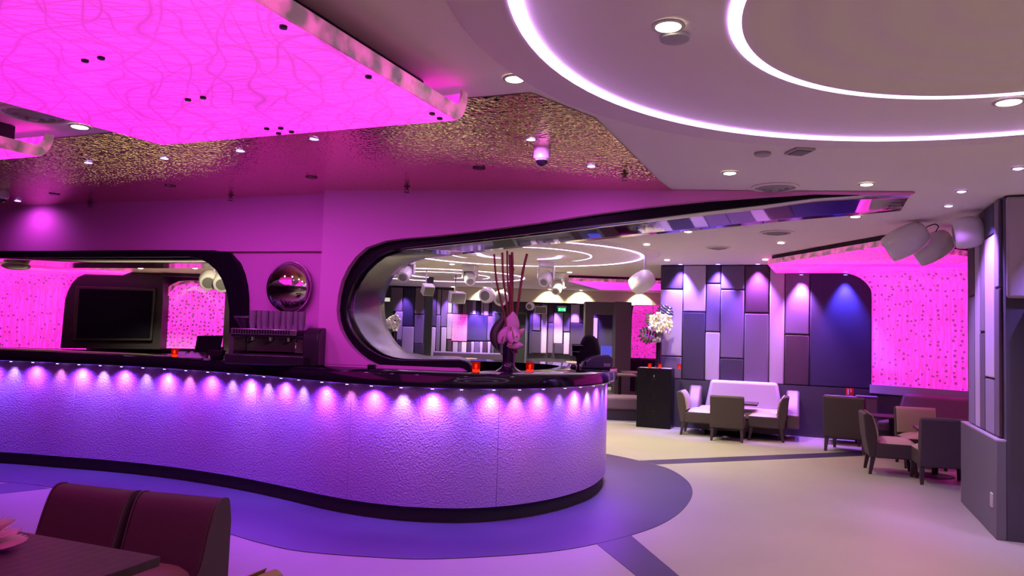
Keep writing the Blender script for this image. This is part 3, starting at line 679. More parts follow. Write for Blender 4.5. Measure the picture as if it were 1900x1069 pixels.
for x in (900,1020,1078,1190):
    q=Y(x,541,21.7); q.z=zd; downlight(q,.045,'small warm downlight washing the cream bulkhead',lens,160,(1,.86,.55),(q.x,21.95,2.4),110,'downlights along the cream bulkhead')
# unseen fill spots added beside and behind the viewpoint to brighten the ceiling
for x,y in ((1.5,-1.4),(-1.4,-1.9),(-3.6,-1.2),(3.6,.4),(5.6,2.2),(7.2,4.8),(6.6,-1.0)): spot('lamp_or_fill_beam',(x,y,CE-.04),BHD*WRM,WARM,None,115,.8,.04)
# blue / violet downlights in the bronze ceiling
BL=[(1097,309,'rightmost violet downlight in the bronze ceiling'),(985,259,'violet downlight beside the dome camera in the bronze ceiling'),(583,258,'violet downlight in the bronze ceiling under the front edge of the pink canopy'),(446,280,'violet downlight in the bronze ceiling, second left of the canopy tip'),(305,294,'violet downlight in the bronze ceiling below the left canopy corner'),(164,302,'violet downlight in the bronze ceiling near the small left canopy'),(33,373,'violet downlight in the bronze ceiling at the left margin')]
for px,py,l in BL:
    q=ZB(px,py,-.001); downlight(q,.030,l,bl,BLP*(.35 if px<100 else 1),(.75,.14,.9),(q.x+.25,q.y+.75,1.0),155)
for x,l in ((1265,'first'),(1334,'second'),(1407,'third')):
    q=W3(x,494)+N3*.16; q.z=zd; downlight(q,.04,'violet downlight washing the padded wall, %s from its left end'%l,bl,WWP,BLU if x!=1407 else VIO,tuple(z3(W3(x,600)+N3*.02,.9)),74,nm='wall_washer')
for x in (1487,1568):   # lamps above the glowing canopy edge shine down the wall
    q=W3(x,494)+N3*.16; q.z=2.66; downlight(q,.03,'violet downlight under the pink canopy %s the navy panel'%('left of' if x==1487 else 'above'),bl,WWP*.9,(.62,.2,1) if x==1487 else (.10,.08,1),tuple(z3(W3(x,600)+N3*.02,.9)),70,nm='wall_washer')
for x,y,l in ((1784,354,'violet spot near the right wall, in front'),(1760,381,'violet spot near the right wall, behind the first'),(1889,311,'violet spot over the column at the right margin')):
    q=Z(x,y,zd); downlight(q,.032,l,emat('lilac_lens',(.75,.4,1),8),45,VIO if x!=1784 else (1,.22,.6),(q.x+.6,q.y+.2,0) if x!=1784 else (2.7,4.6,0),90)
q=K0+dK*.2+nK*.22; spot('column_washer',(q.x,q.y,CE-.04),160,(.42,.22,1),tuple(z3(K0+dK*.7-nK*.2,1.0)),80)
q=K0+V(.05,.5,0)-nK*.75-dK*.9; spot('screen_washer',(q.x,q.y,CE-.04),110,(.35,.2,1),tuple(z3(cK+eK*.6,1.4)),80)
for x in (753,805,835,882,903,918): 
    q=WB(x,534); q=V(q.x,22.2,2.80 if x<838 else 2.44); spot('wall_washer_beam',tuple(q),150,(.40,.18,1),(q.x,22.5,1.2),56)
for x in (884,992,1030,1067,1100):
    q=WB(x,566); q=V(q.x,22.2,2.44); spot('wall_washer_beam',tuple(q),150,(.40,.18,1),(q.x,22.5,1.2),56)
# downlights of the rear space
for x,y,l in ((261,497,'left'),(362,497,'middle'),(354,509,'lower')):
    q=Z(x,y,2.438); downlight(q,.04,'warm downlight in the space behind the bar, %s one of three'%l,lens,330,WARM)
spot('lamp_or_fill_beam',(-3.2,8.5,2.42),60,WARM,(-3.9,9.6,2.1),110)  # unseen spot added to brighten the cream loudspeaker pair
# ------------------------------------------------------------------ vents and detectors
def vent(px,py,r,label,z=CE-.001):
    t=T('air_vent',label,'vent',tuple(Z(px,py,z)))
    m=MB(); m.lathe([(r,0),(r,-.010),(r*.86,-.014),(r*.84,-.004)],(0,0,0),40,cap=False); m.build('outer_ring',white,t)
    m=MB(); m.lathe([(r*.84,-.001),(r*.80,-.006),(r*.78,-.001)],(0,0,0),40,cap=False); m.lathe([(r*.72,-.004),(r*.60,-.022),(r*.57,-.004)],(0,0,0),40,cap=False); m.lathe([(r*.46,-.004),(r*.33,-.030),(r*.30,-.004)],(0,0,0),40,cap=False); m.lathe([(r*.22,-.004),(r*.12,-.038),(.003,-.040)],(0,0,0),30,cap=False); m.build('cone_blades',lightgrey,t)
vent(1438,347,.19,'round white air vent in front of the mirrored beam'); vent(1441,431,.19,'round white air vent behind the mirrored beam'); vent(1333,459,.17,'far round white air vent above the padded wall'); vent(63,212,.2,'round air vent beside the first pink canopy at the left margin')
m=MB(); m.lathe([(.055,0),(.055,-.012),(.045,-.02),(.003,-.021)],Z(1415,284,CE-.001),20); tag(m.build('smoke_detector',lightgrey),'small round detector on the ceiling left of the square sensor','detector')
m=MB(); m.lathe([(.062,0),(.060,-.014),(.045,-.018),(.003,-.019)],Z(1252,68,CE-.028),20); tag(m.build('smoke_detector',lightgrey),'small round detector touching the warm downlight between the rings','detector')
t=T('ceiling_sensor','square grey sensor plate on the white ceiling','sensor',tuple(Z(1484,279,CE-.001))); m=MB(); m.box((0,0,-.008),(.13,.17,.016),.15); m.build('frame',lightgrey,t,bevel=.004); m=MB(); m.box((0,0,-.018),(.10,.13,.006),.15); m.build('grille',grille,t)
for px,py,r,l in ((1006,288,.062,'white dome camera hanging from the bronze ceiling'),(4,366,.062,'dome camera on the bronze ceiling cut by the left margin')):
    t=T('dome_camera',l,'camera',tuple(ZB(px,py-12))); m=MB(); m.lathe([(r*.9,0),(r,-.02),(r*.95,-.07),(r*.7,-.085)],(0,0,0),20); m.build('housing',spk,t); m=MB(); m.ball((0,0,-.082),(r*.66,r*.66,r*.62)); m.build('dome_lens',black,t)
for px,py,l in ((1159,328,'rightmost sprinkler head on the bronze ceiling'),(755,351,'sprinkler head above the middle of the magenta wall'),(428,367,'sprinkler head above the serving opening arch'),(167,381,'leftmost sprinkler head on the bronze ceiling')):
    q=ZB(px,py-5); t=T('sprinkler_head',l,'sprinkler',tuple(q)); br=mat('dark_brass',(.12,.06,.07),.35,.8)
    m=MB(); m.lathe([(.03,.01),(.03,-.004),(.012,-.008),(.010,-.03)],(0,0,0),12); m.build('body',br,t)
    m=MB(); m.lathe([(.024,-.052),(.026,-.055),(.003,-.056)],(0,0,0),12); m.tube([(.012,0,-.02),(.018,0,-.035),(.006,0,-.053)],.003,6); m.tube([(-.012,0,-.02),(-.018,0,-.035),(-.006,0,-.053)],.003,6); m.build('deflector',br,t)
for px,py,l in ((889,312,'right small round flush speaker in the bronze ceiling'),(578,329,'middle small round flush speaker in the bronze ceiling'),(316,345,'left of three small round flush speakers in the bronze ceiling'),(101,360,'leftmost small round flush speaker in the bronze ceiling')):
    m=MB(); m.lathe([(.05,.004),(.05,-.006),(.03,-.008),(.003,-.008)],ZB(px,py),18); tag(m.build('flush_speaker',mat('dark_brass',(.12,.06,.07),.35,.8)),l,'speaker')
# ------------------------------------------------------------------ loudspeakers
def bullet(label,c,axis,L,r,pole=None,grl=True,bracket=True):
    """oval white loudspeaker: axis points from the back towards the grille"""
    t=T('loudspeaker',label,'speaker',tuple(c)); ax=Vector(axis).normalized().to_track_quat('Z','Y').to_matrix()
    m=MB(); pf=[(.02,-.5),(.42,-.485),(.68,-.44),(.84,-.34),(.95,-.18),(1,.02),(.985,.2),(.93,.38),(.86,.48),(.80,.5)]
    m.lathe([(a*r,b*L) for a,b in pf],(0,0,0),32,ax); m.build('shell',spk,t,angle=60)
    m=MB(); m.lathe([(.60*r,.502*L),(.56*r,.506*L),(.004,.49*L)],(0,0,0),28,ax); m.build('grille',grille,t)
    if pole is not None:
        top=Vector(pole)-Vector(c); m=MB(); m.tube([top,(top.x,top.y,r*.55)],.018,10); m.box((top.x,top.y,r*.6),(.06,.05,.05)); m.build('mounting_pole',lightgrey,t)
    return t
cA=Y(1683,446,7.6); dirA=(Y(1660,470,7.2)-Y(1710,425,7.9)).normalized()
bullet('large white oval loudspeaker hanging in front of the pink wall, left of the pair',cA,(-.62,.35,-.40),.42,.155,(cA.x+.13,cA.y+.05,CE))
cB=Y(1732,458,7.9); bullet('white oval loudspeaker hanging in front of the pink wall, right of the pair',cB,(-.62,.4,-.42),.40,.15)
m=MB(); a=Y(1712,420,7.7); b=Y(1741,421,7.6); m.tube(crv([a,a+V(.03,0,-.02),Y(1722,420,7.6),Y(1735,416,7.6),b,Y(1736,430,7.65)],5),.006,6); tag(m.build('speaker_cable',black),'thin black cable looping between the two hanging white loudspeakers','cable')
cC=Y(1799,431,6.9); t=bullet('white oval loudspeaker bracketed to the padded column',cC,(-.7,.35,-.12),.26,.15)
m=MB(); p=Y(1826,420,6.95)-cC; m.tube([(.10,.0,.0),tuple(p*.86)],.02,8); m.box(p*.86,(.03,.10,.14)); m.build('wall_bracket',lightgrey,t)
cD=Y(1193,522,11.5); bullet('white oval loudspeaker hanging left of the padded wall, above the orchids',cD,(-.6,.45,-.4),.36,.165,(cD.x+.02,cD.y,CE))
cE=Y(905,548,17.5); bullet('round faced white loudspeaker hanging behind the tall sticks, left of the pair',cE,(-.35,-.93,-.12),.34,.19,(cE.x+.1,cE.y,CE))
cF=Y(930,553,17.8); bullet('round faced white loudspeaker behind the tall sticks, right of the pair',cF,(-.1,-.95,-.2),.34,.19,(cF.x+.06,cF.y,CE))
cG=Y(1019+0,577-0,20.5); cG=Y(984,568,21.0); bullet('small white loudspeaker under the cream bulkhead',cG,(-.3,-.9,-.2),.22,.12,(cG.x,cG.y+.05,2.46))
for px,py,l in ((388,519,'left'),(413,522,'right')):
    c=Y(px,py,9.6); bullet('cream oval loudspeaker seen through the bar opening, %s of the pair'%l,c,(.30,-.88,-.38),.26,.125,(c.x+.05,c.y+.02,2.44))
c=Y(30,494,9.3); m=MB(); m.ball(c,(.16,.16,.05)); m.tube([c,V(c.x,c.y,2.445)],.02,8); tag(m.build('loudspeaker',spk),'underside of a white loudspeaker at the left margin of the bar opening','speaker')
# boxy speakers
def boxspk(label,c,rz,w,h,d,tilt=.25,pole=True):
    t=T('loudspeaker',label,'speaker',tuple(c),rz); R=Matrix.Rotation(tilt,3,'X')
    m=MB(); m.prism([R@V(-w/2,-d/2,-h/2),R@V(w/2,-d/2,-h/2),R@V(w/2,-d/2,h/2),R@V(-w/2,-d/2,h/2)],tuple(R@V(0,d*.6,0))); m.build('cabinet',spk,t,bevel=.02)
    m=MB(); m.prism([R@V(-w*.44,-d/2-.004,-h*.42),R@V(w*.44,-d/2-.004,-h*.42),R@V(w*.44,-d/2-.004,h*.42),R@V(-w*.44,-d/2-.004,h*.42)],tuple(R@V(0,.002,0))); m.build('grille',grille,t)
    if pole:
        m=MB(); m.tube([(0,.05,0),(0,.05,CE-c.z)],.015,8); m.build('mounting_pole',lightgrey,t)
boxspk('boxy white loudspeaker with grey grille hanging before the padded end wall',Y(846,551,17),.45,.38,.26,.3)
boxspk('white loudspeaker box hanging at the back left, right of the slim black pillar\'s top',Y(792,535,15.5),.5,.24,.22,.3,.5)
boxspk('grey fronted white loudspeaker box left of the exit sign',Y(1003,575.5,21.5),0,.35,.22,.2,.05,False)
# moving head lamps
def mhead(label,c,rz=0,s=1.,flip=1):
    t=T('moving_head_lamp',label,'stage lamp',tuple(c),rz)
    top=CE-c.z
    m=MB(); m.box((0,0,top-.06*s),(.26*s,.22*s,.12*s)); m.build('base',spk,t,bevel=.015)
    m=MB()
    m.bm.free()
    for x in (-.13,.13): MB().box((x*s,0,(top-.12*s)/2+.0),(.035*s,.12*s,max(.08,top-.10*s))).build('yoke_arm',spk,t,bevel=.012)
    ax=Vector((-.35*flip,-.75,-.5)).normalized().to_track_quat('Z','Y').to_matrix()
    m=MB(); m.lathe([(.03*s,-.17*s),(.085*s,-.15*s),(.11*s,-.05*s),(.11*s,.08*s),(.09*s,.15*s)],(0,0,0),20,ax); hd_=m.build('head',spk,t)
    m=MB(); m.lathe([(.062*s,.152*s),(.004,.158*s)],(0,0,0),20,ax); m.build('lens',mat('lamp_glass',(.30,.27,.34),.1,coat=.5),hd_)
mhead('white moving head lamp cut by the curved portal edge',Y(752,507,13.2),.3,1.15); mhead('white moving head lamp hanging over the inner far ring light',Y(872,516,14.5),-.3,1.05,-1)
mhead('white moving head lamp right of the sticks, nearer of two',Y(1013,517,13.0),.1,1.0); mhead('white moving head lamp right of the sticks, lower and farther',Y(1033,535,15.6),.2,1.0)
# exit sign
t=T('exit_sign','green lit exit sign hanging on the end wall','sign',tuple(Y(1042.5,574,22.2))); 
m=MB(); m.box((0,0,.07),(.26,.08,.05)); m.build('housing',lightgrey,t)
m=MB(); m.box((0,0,-.01),(.23,.03,.11)); m.build('sign_face',emat('exit_green',(.0,.62,.18),1.1),t)
m=MB(); m.box((-.07,-.017,-.01),(.035,.004,.07)); m.box((.01,-.017,-.005),(.07,.004,.018)); m.prism([(.04,-.019,-.03),(.075,-.019,-.005),(.04,-.019,.02)],(0,.004,0)); m.box((.09,-.017,-.01),(.02,.004,.07)); m.build('pictogram',emat('exit_white',(.8,1,.9),1.4),t)
# small white sign left end
t=T('wall_notice','small cream lit notice by the dark doorway at the far left of the portal view','sign',tuple(Y(718,556,20))); m=MB(); m.box((0,0,0),(.16,.03,.10)); m.build('panel',emat('notice',(.75,.75,.55),.7),t,bevel=.004)
bx('wall_alcove',700,727,20.2,0,2.3,.05,mat('dark_pillar',(.03,.035,.035),.6))
# ------------------------------------------------------------------ fill from the glowing canopies (lamps behind the diffusers)
def glowlight(name,c,power,sx,sy,tgt): return area(name,c,power,(1,.06,.62),sx,sy,tgt)
#'canopy_lamp',(cc.x+.5,cc.y+.9,zn-.03),CANP,(1,.04,.60),1.8,2.2,(cc.x+.9,cc.y+3.2,1.4))
# ------------------------------------------------------------------ furniture
def chair(label,loc,rz,outer=brownf,inner=tanl,w=.50,hz=.72,grp=None,name='lounge_chair'):
    """faces local +Y"""
    t=T(name,label,'chair',tuple(loc),rz,grp)
    # backrest shell (outer) profile in y,z extruded in x
    def pr(P,mt,nm,x0,x1,bev): 
        m=MB(); m.prism([(x0,y,z) for y,z in P],(x1-x0,0,0)); return m.build(nm,mt,t,bevel=bev,seg=3)
    h=w/2
    pr([(-.26,.20),(-.20,.20),(-.175,.44),(-.20,.58),(-.235,hz-.03),(-.30,hz),(-.335,hz-.02),(-.31,.45)],outer,'backrest_shell',-h,h,.014)
    pr([(-.18,.40),(-.156,.41),(-.166,.52),(-.188,.60),(-.221,hz-.04),(-.25,hz-.008),(-.27,hz+.001),(-.24,hz-.05),(-.205,.58)],inner,'backrest_cushion',-h+.012,h-.012,.012)
    m=MB(); m.prism([(-h,-.20,.20),(h,-.20,.20),(h*.96,.26,.20),(-h*.96,.26,.20)],(0,0,.175)); m.build('seat_frame',outer,t,bevel=.02,seg=3)
    m=MB(); n=8; rows=[]
    for i in range(n+1):
        y=-.17+.43*i/n; rows.append([V((-h+.008)+(w-.016)*j/n,y,.375+.055*(1-(abs(2*j/n-1))**4)*(1-(abs(2*i/n-1))**5)) for j in range(n+1)])
    m.sheet(rows); m.build('seat_cushion',inner,t,angle=70)
    for sx in (-1,1):
        for sy,yy in ((-1,-.22),(1,.215)):
            m=MB(); a=.026; b=.017; x=sx*(h-.035); m.hull([V(x-b+sx*.01,yy-b+sy*.035,0),V(x+b+sx*.01,yy-b+sy*.035,0),V(x+b+sx*.01,yy+b+sy*.035,0),V(x-b+sx*.01,yy+b+sy*.035,0)],[V(x-a,yy-a,.2),V(x+a,yy-a,.2),V(x+a,yy+a,.2),V(x-a,yy+a,.2)]); m.build('leg',legm,t,bevel=.004)
    return t
def table(label,loc,rz,sx,sy,h=.72,top=woodm,name='cafe_table',th=.03):
    t=T(name,label,'table',tuple(loc),rz)
    m=MB(); m.box((0,0,h-th/2),(sx,sy,th)); m.build('tabletop',top,t,bevel=.004)
    m=MB(); m.lathe([(.035,.02),(.035,h-th)],(0,0,0),16); m.build('pedestal',blackm,t)
    m=MB(); m.lathe([(.21,0),(.21,.008),(.05,.025)],(0,0,0),28); m.build('base',blackm,t)
    return t
def face(a,b): return math.atan2(b.y-a.y,b.x-a.x)-PI/2
# group by the padded wall
g1=A
c1=V(3.02,11.72,0); 
bF=(Z(1322,817)+Z(1375,822))/2           # rear feet of the centre chair
cb=z3(bF,0)+E2*.24
chair('lounge chair seen from behind, in front of the pale lilac sofa',cb,A,w=.50,hz=.70)
tb=cb+E2*.50+E1*.10
table('small dark table between the pale sofa and its three lounge chairs',tb,A,.62,.50,.55)
ca=z3(Z(1290,806),0)+E2*.05; chair('lounge chair facing right, nearest the tall black cabinet',ca+E1*.05,A-PI/2,w=.5,hz=.70)
cd=z3(Z(1424,817),0)+E2*.08-E1*.02; chair('lounge chair at the right side of the table by the pale sofa, facing left',cd,A+PI/2,w=.5,hz=.70)
def sofa(label,loc,rz,w,mt,hz=.84,wings=True,wingm=None):
    t=T('sofa',label,'sofa',tuple(loc),rz); h=w/2; wingm=wingm or mt
    m=MB(); rows=[]
    m.prism([(-h,-.12,.30),(h,-.12,.30),(h-.10,-.20,hz),(-h+.10,-.20,hz)],(0,-.12,0)); m.build('backrest',mt,t,bevel=.05,seg=4)
    m=MB(); m.box((0,.14,.36),(w+.1,.56,.14)); m.build('seat',mt,t,bevel=.04,seg=3)
    m=MB(); m.box((0,.12,.19),(w+.08,.52,.22)); m.build('base',brownf,t,bevel=.015)
    if wings:
        for s in (-1,1):
            m=MB(); pf=[(-.28,.18),(.36,.18),(.38,.40),(.20,.46),(.02,.56),(-.10,.70),(-.20,.76),(-.28,.72)]
            m.prism([(s*(h+.04),y,z) for y,z in pf],(s*.20,0,0)); m.build('wing_arm',wingm,t,bevel=.035,seg=3)
    for s in (-1,1):
        for y in (-.15,.33):
            m=MB(); m.box((s*(h-.05),y,.04),(.05,.05,.08)); m.build('leg',legm,t)
    return t
sp=z3(W3(1381,700),0)+N3*.37
sofa('pale lilac high backed sofa with curved wing arms against the padded wall',sp,A+PI,1.28,mat('pale_leather',(.46,.38,.42),.4,bump=('noise',80,.06)),.86,True,mat('wing_brown',(.13,.10,.085),.45))
# group in front of the pink wall
d=z3((Z(1558,836)+Z(1602,850))/2,0)
chair('large brown lounge chair seen from behind at the left of the pink wall group',d+V(.10,.30,0),A-.28,w=.56,hz=.80,inner=maroonl)
e=z3(Z(1663,884),0); chair('brown lounge chair with cream seat facing right towards the table',e+E2*.24-E1*.04,A-PI/2+.05,w=.5,hz=.73)
f_=z3(Z(1752,902),0); chair('dark blue lit lounge chair seen from behind beside the column',f_+E2*.22,A+.08,w=.55,hz=.76)
gq=z3(Z(1735,855),0); chair('lounge chair with olive cream backrest facing the camera behind the small table',V(5.35,9.72,0),A+PI+.1,w=.5,hz=.74)
table('small maroon table in front of the olive backed chair',V(5.16,9.06,0),A,.42,.42,.57)
tq=V(5.5,10.75,0); table('maroon dining table between the brown chair and the plum sofa',tq,A,.66,.5,.54)
cq=tq+E2*1.05+E1*.0
sofa('plum sofa with rounded top in front of the pink light wall',z3(cr3+D4*1.08+N4*.48,0),math.atan2(N4.y,N4.x)-PI/2,1.25,mat('plum_leather',(.20,.09,.14),.5,bump=('noise',80,.06)),.82,False)
t=chair('maroon lounge chair behind the table, side on to the plum sofa',V(5.22,11.72,0),A+PI,w=.5,hz=.72,inner=maroonl,outer=maroonl)
t=T('planter_box','grey square tub standing against the dado under the red safety sign','planter',tuple(z3(W3(1605,760)+N3*.3,0)),A)
m=MB(); m.box((0,0,.36),(.28,.26,.72)); m.build('body',mat('tub_grey',(.16,.12,.14),.6),t,bevel=.01); m=MB(); m.box((0,0,.728),(.30,.28,.016)); m.build('rim',mid,t)
# safety sign on the dado
t=T('fire_sign','small red and white fire safety notice on the dado','sign',tuple(W3(1576,728)+N3*.056),A); 
m=MB(); m.box((0,0,0),(.115,.008,.14)); m.build('panel',mat('sign_red',(.62,.03,.03),.5),t)
m=MB(); m.box((-.022,-.005,.01),(.022,.003,.09)); m.box((0,-.005,-.058),(.095,.003,.012)); m.box((.02,-.005,.03),(.012,.003,.05)); m.build('symbol',mat('sign_white',(.8,.75,.72),.5),t)
# bench and tables behind the cabinet
t=T('bench_seat','low purple padded bench behind the bar end, left of the black cabinet','bench',tuple(V(2.03,14.1,0)))
m=MB(); m.box((-.2,.05,.31),(1.75,.75,.22)); m.build('seat',mat('bench_purple',(.17,.10,.15),.7),t,bevel=.04,seg=3); m=MB(); m.box((-.2,.06,.10),(1.65,.68,.20)); m.build('base',dark,t)
for px,l in ((1150,'left'),(1182,'right')):
    yy_=15.6 if l=='left' else 16.7; q=Y(px,692,yy_); table('small dark table behind the purple bench, %s one'%l,V(q.x,yy_,0),0,.62,.7,.76,mat('grey_table',(.2,.16,.16),.3))
# the far lounge
t=T('bench_seat','long curved purple bench under the striped panels at the end of the room','bench',(0,0,0))
a=WB(806,655); b=WB(935,655); t.location=((a.x+b.x)/2,21.9,0); m=MB(); m.box((0,0,.22),(b.x-a.x,.8,.44)); m.build('seat',mid,t,bevel=.03); m=MB(); m.box((0,.32,.66),(b.x-a.x,.18,.5)); m.build('backrest',mid,t,bevel=.04,seg=3)
FT=[((873,668),17.2,'far cafe table with a white candle dish, left of the tall vase'),((1062,664),17.2,'far cafe table with a white candle dish, right of the tall vase'),((985,668),16.4,'far cafe table hidden partly by the tall vase')]
for (px,py),y_,l in FT:
    q=Y(px,py,y_); table(l,V(q.x,y_,0),0,1.0,.8,.90)
for px,y_,l in ((873,17.0,'left'),(1062,17.0,'right')):
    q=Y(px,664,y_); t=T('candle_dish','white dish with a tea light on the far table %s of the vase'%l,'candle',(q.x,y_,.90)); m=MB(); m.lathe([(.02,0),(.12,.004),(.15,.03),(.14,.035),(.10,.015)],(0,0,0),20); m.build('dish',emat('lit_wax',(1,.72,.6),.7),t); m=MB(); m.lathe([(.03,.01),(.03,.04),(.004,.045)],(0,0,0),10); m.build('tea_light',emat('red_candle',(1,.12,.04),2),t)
for px,y_,l in ((905,14.2,'far lounge chair back just left of the vase'),(944,15.1,'far lounge chair back directly behind the vase'),(977,14.2,'far lounge chair back just right of the vase'),(1014,15.1,'far lounge chair back right of the right candle')):
    q=Y(px,675,y_); chair(l,V(q.x,y_+.2,0),0,w=.40,hz=.93,outer=taupe)
# ------------------------------------------------------------------ foreground table and chairs
m=MB(); tc_=Z(298,1031,.74); ta=Z(0,978,.74); dT=(tc_-ta); dT.z=0; dT.normalize(); nT=V(-dT.y,dT.x,0)
if nT.y>0: nT=-nT
def ftable():
    t=T('dining_table','dark wood dining table in the lower left corner','table',tuple(z3(tc_-dT*.8+nT*.55,0)),math.atan2(dT.y,dT.x))
    m=MB(); m.box((0,0,.72),(1.6,1.1,.035)); m.build('tabletop',woodm,t,bevel=.003)
    m=MB(); m.box((0,.0,.35),(.10,.10,.69)); m.build('pedestal',blackm,t); m=MB(); m.box((0,0,.015),(.6,.5,.03)); m.build('base',blackm,t)
ftable()
fa=math.atan2(dT.y,dT.x)
fr=Z(405,931,.735); fl_=Z(252,917,.735); ctr=(fr+fl_)/2; w_=(z3(fr,0)-z3(fl_,0)).length
fc=mat('burgundy_upholstery',(.055,.026,.028),.62,bump=('noise',120,.1)); fo=mat('shell_brown',(.075,.05,.05),.7,bump=('noise',120,.1))
def bigchair(label,ctr,rz,w):
    """deep lounge chair facing local -Y, origin under the backrest"""
    t=T('lounge_chair',label,'chair',tuple(z3(ctr,0)),rz); h=w/2
    P=[(.02,.40),(-.115,.40),(-.10,.46),(-.055,.60),(-.02,.69),(.015,.730),(.06,.738),(.09,.72),(.10,.66)]
    P=[(.02,.40),(-.115,.40)]+[(q.y,q.z) for q in crv([V(0,y,z) for y,z in P[2:]],4)]
    m=MB(); m.prism([(-h,y,z) for y,z in P],(w,0,0)); m.build('backrest',fc,t,bevel=.012,seg=3,angle=60)
    m=MB()
    Q=[(.115,.20),(-.02,.20),(-.13,.42),(-.10,.46),(-.055,.60),(-.02,.69),(.015,.735),(.06,.742),(.10,.72),(.12,.62)]
    m.bm.free()
    Q=Q[:2]+[(q.y,q.z) for q in crv([V(0,y,z) for y,z in Q[2:]],4)]
    for s in (-1,1): MB().prism([(s*h,y,z) for y,z in Q],(s*.008,0,0)).build('side_facing',fo,t,bevel=.003)
    m=MB(); m.prism([(-h,-.10,.2),(h,-.10,.2),(h,-.62,.2),(-h,-.62,.2)],(0,0,.19)); m.build('seat_frame',fo,t,bevel=.02,seg=3)
    m=MB(); n=8; rows=[]
    for i in range(n+1):
        y=-.10-.53*i/n; rows.append([V(-h+.006+(w-.012)*j/n,y,.385+.075*(1-(abs(2*j/n-1))**4)*(1-(max(0,2*i/n-1))**4)) for j in range(n+1)])
    m.sheet(rows); m.build('seat_cushion',mat('brown_seat',(.16,.09,.075),.5,bump=('noise',90,.08)),t,angle=70)
    for sx in (-1,1):
        for y in (.05,-.56):
            m=MB(); x=sx*(h-.05); m.hull([V(x-.018,y-.018,0),V(x+.018,y-.018,0),V(x+.018,y+.018,0),V(x-.018,y+.018,0)],[V(x-.027,y-.027,.2),V(x+.027,y-.027,.2),V(x+.027,y+.027,.2),V(x-.027,y+.027,.2)]); m.build('leg',legm,t)
    return t
rzc=math.atan2(fr.y-fl_.y,fr.x-fl_.x)
bigchair('burgundy lounge chair behind the dark table, right of the pair',ctr,rzc,w_-.02)
f2=Z(240,917,.735); f1=Z(96,901,.735); bigchair('burgundy lounge chair behind the dark table, left of the pair',(f1+f2)/2,math.atan2(f2.y-f1.y,f2.x-f1.x),(z3(f2,0)-z3(f1,0)).length-.02)
q=Z(516,1050,.73); q2=Z(440,1072,.73); dd_=(z3(q2,0)-z3(q,0)).normalized(); cen=z3(q,0)+dd_*.27; 
rz_=math.atan2(dd_.y,dd_.x); 
chair('olive lounge chair at the end of the dark table, only its top in view',z3(q,0)-E2*.26-E1*.30,A+PI/2,w=.52,hz=.725,inner=mat('olive_leather',(.30,.25,.10),.5,bump=('noise',90,.08)),outer=mat('olive_leather',(.30,.25,.10),.5))
# napkin
nq=Z(2,1022,.7375); t=T('paper_napkin','pale pink fanned paper napkin on the dark table at the left margin','napkin',tuple(nq)); m=MB(); random.seed(3)
for L_ in range(3):
    n=30; a0=[];a1=[];a2=[]
    for i in range(n+1):
        an=-1.5+3.0*i/n+L_*.07; tip=(i%2); r=(.150 if tip else .095)-.024*L_; lift=.018*L_+(.012 if tip else .0)
        c_,s_=math.cos(an),math.sin(an); b_=V(-.07,.0,0)
        a0.append(b_+V(c_*.015,s_*.015,.004+.006*L_)); a1.append(b_+V(c_*r*.6,s_*r*.5,.012+lift+.010*(i%2))); a2.append(b_+V(c_*r,s_*r*.8,.010+lift*1.9))
    m.sheet([a0,a1,a2])
m.build('folded_paper',mat('pink_paper',(.85,.55,.62),.8),t,solid=.001,smooth=False)
# ------------------------------------------------------------------ things on the bar
glassred=mat('red_glass',(.75,.02,.01),.12,em=(1,.03,.01),ems=.05,trans=.75); flame=emat('flame',(1,.42,.08),7); waxm=mat('wax',(.8,.5,.35),.5,em=(1,.3,.08),ems=1.0)
def votive(c,label,s=1.,on=True):
    t=T('candle_holder',label,'candle',tuple(c)); 
    m=MB(); m.lathe([(.030*s,0),(.033*s,.004*s),(.037*s,.045*s),(.039*s,.09*s),(.036*s,.09*s),(.033*s,.04*s),(.028*s,.008*s)],(0,0,0),20,cap=False); m.build('glass_cup',glassred,t)
    m=MB(); m.lathe([(.030*s,.005),(.031*s,.028*s),(.004,.030*s)],(0,0,0),14); cd_=m.build('candle',waxm,t)
    m=MB(); m.ball((0,-.012*s,.052*s),(.011*s,.011*s,.020*s),10,8); m.build('flame',flame,cd_)
    return t
def onbar(px,py): return Z(px,py,ZT)
votive(onbar(883,690.5),'red glass candle holder just left of the tall vase on the bar'); votive(onbar(983,690.5),'red glass candle holder just right of the tall vase on the bar'); votive(onbar(320,662.5)+V(0,.05,0),'red glass candle holder among white napkins at the left of the bar',.95)
vb=onbar(943,691)+V(0,.03,0)
m=MB(); m.lathe([(.23,.0),(.23,.003),(.004,.0035)],vb,40,sc=(1,.45)); tag(m.build('bar_runner',mat('lilac_paper',(.72,.5,.75),.6)),'oval lilac paper mat under the tall vase and the two red candles','mat')
t=T('tall_vase','tall dark plum glass vase holding bare red sticks on the bar','vase',tuple(vb+V(0,0,.0035)))
pg=mat('plum_glass',(.022,.006,.028),.06,coat=.6)
m=MB(); m.lathe([(.112,0),(.115,.006),(.098,.018),(.072,.034),(.058,.055),(.056,.10),(.058,.24),(.060,.27),(.054,.27),(.05,.24)],(0,0,0),32,cap=False); m.build('vase_body',pg,t,angle=60)
def at(px,py,y): return Y(px,py,y)-Vector(t.location)
yv=vb.y
stick=mat('red_willow',(.20,.035,.028),.5,bump=('noise',60,.4))
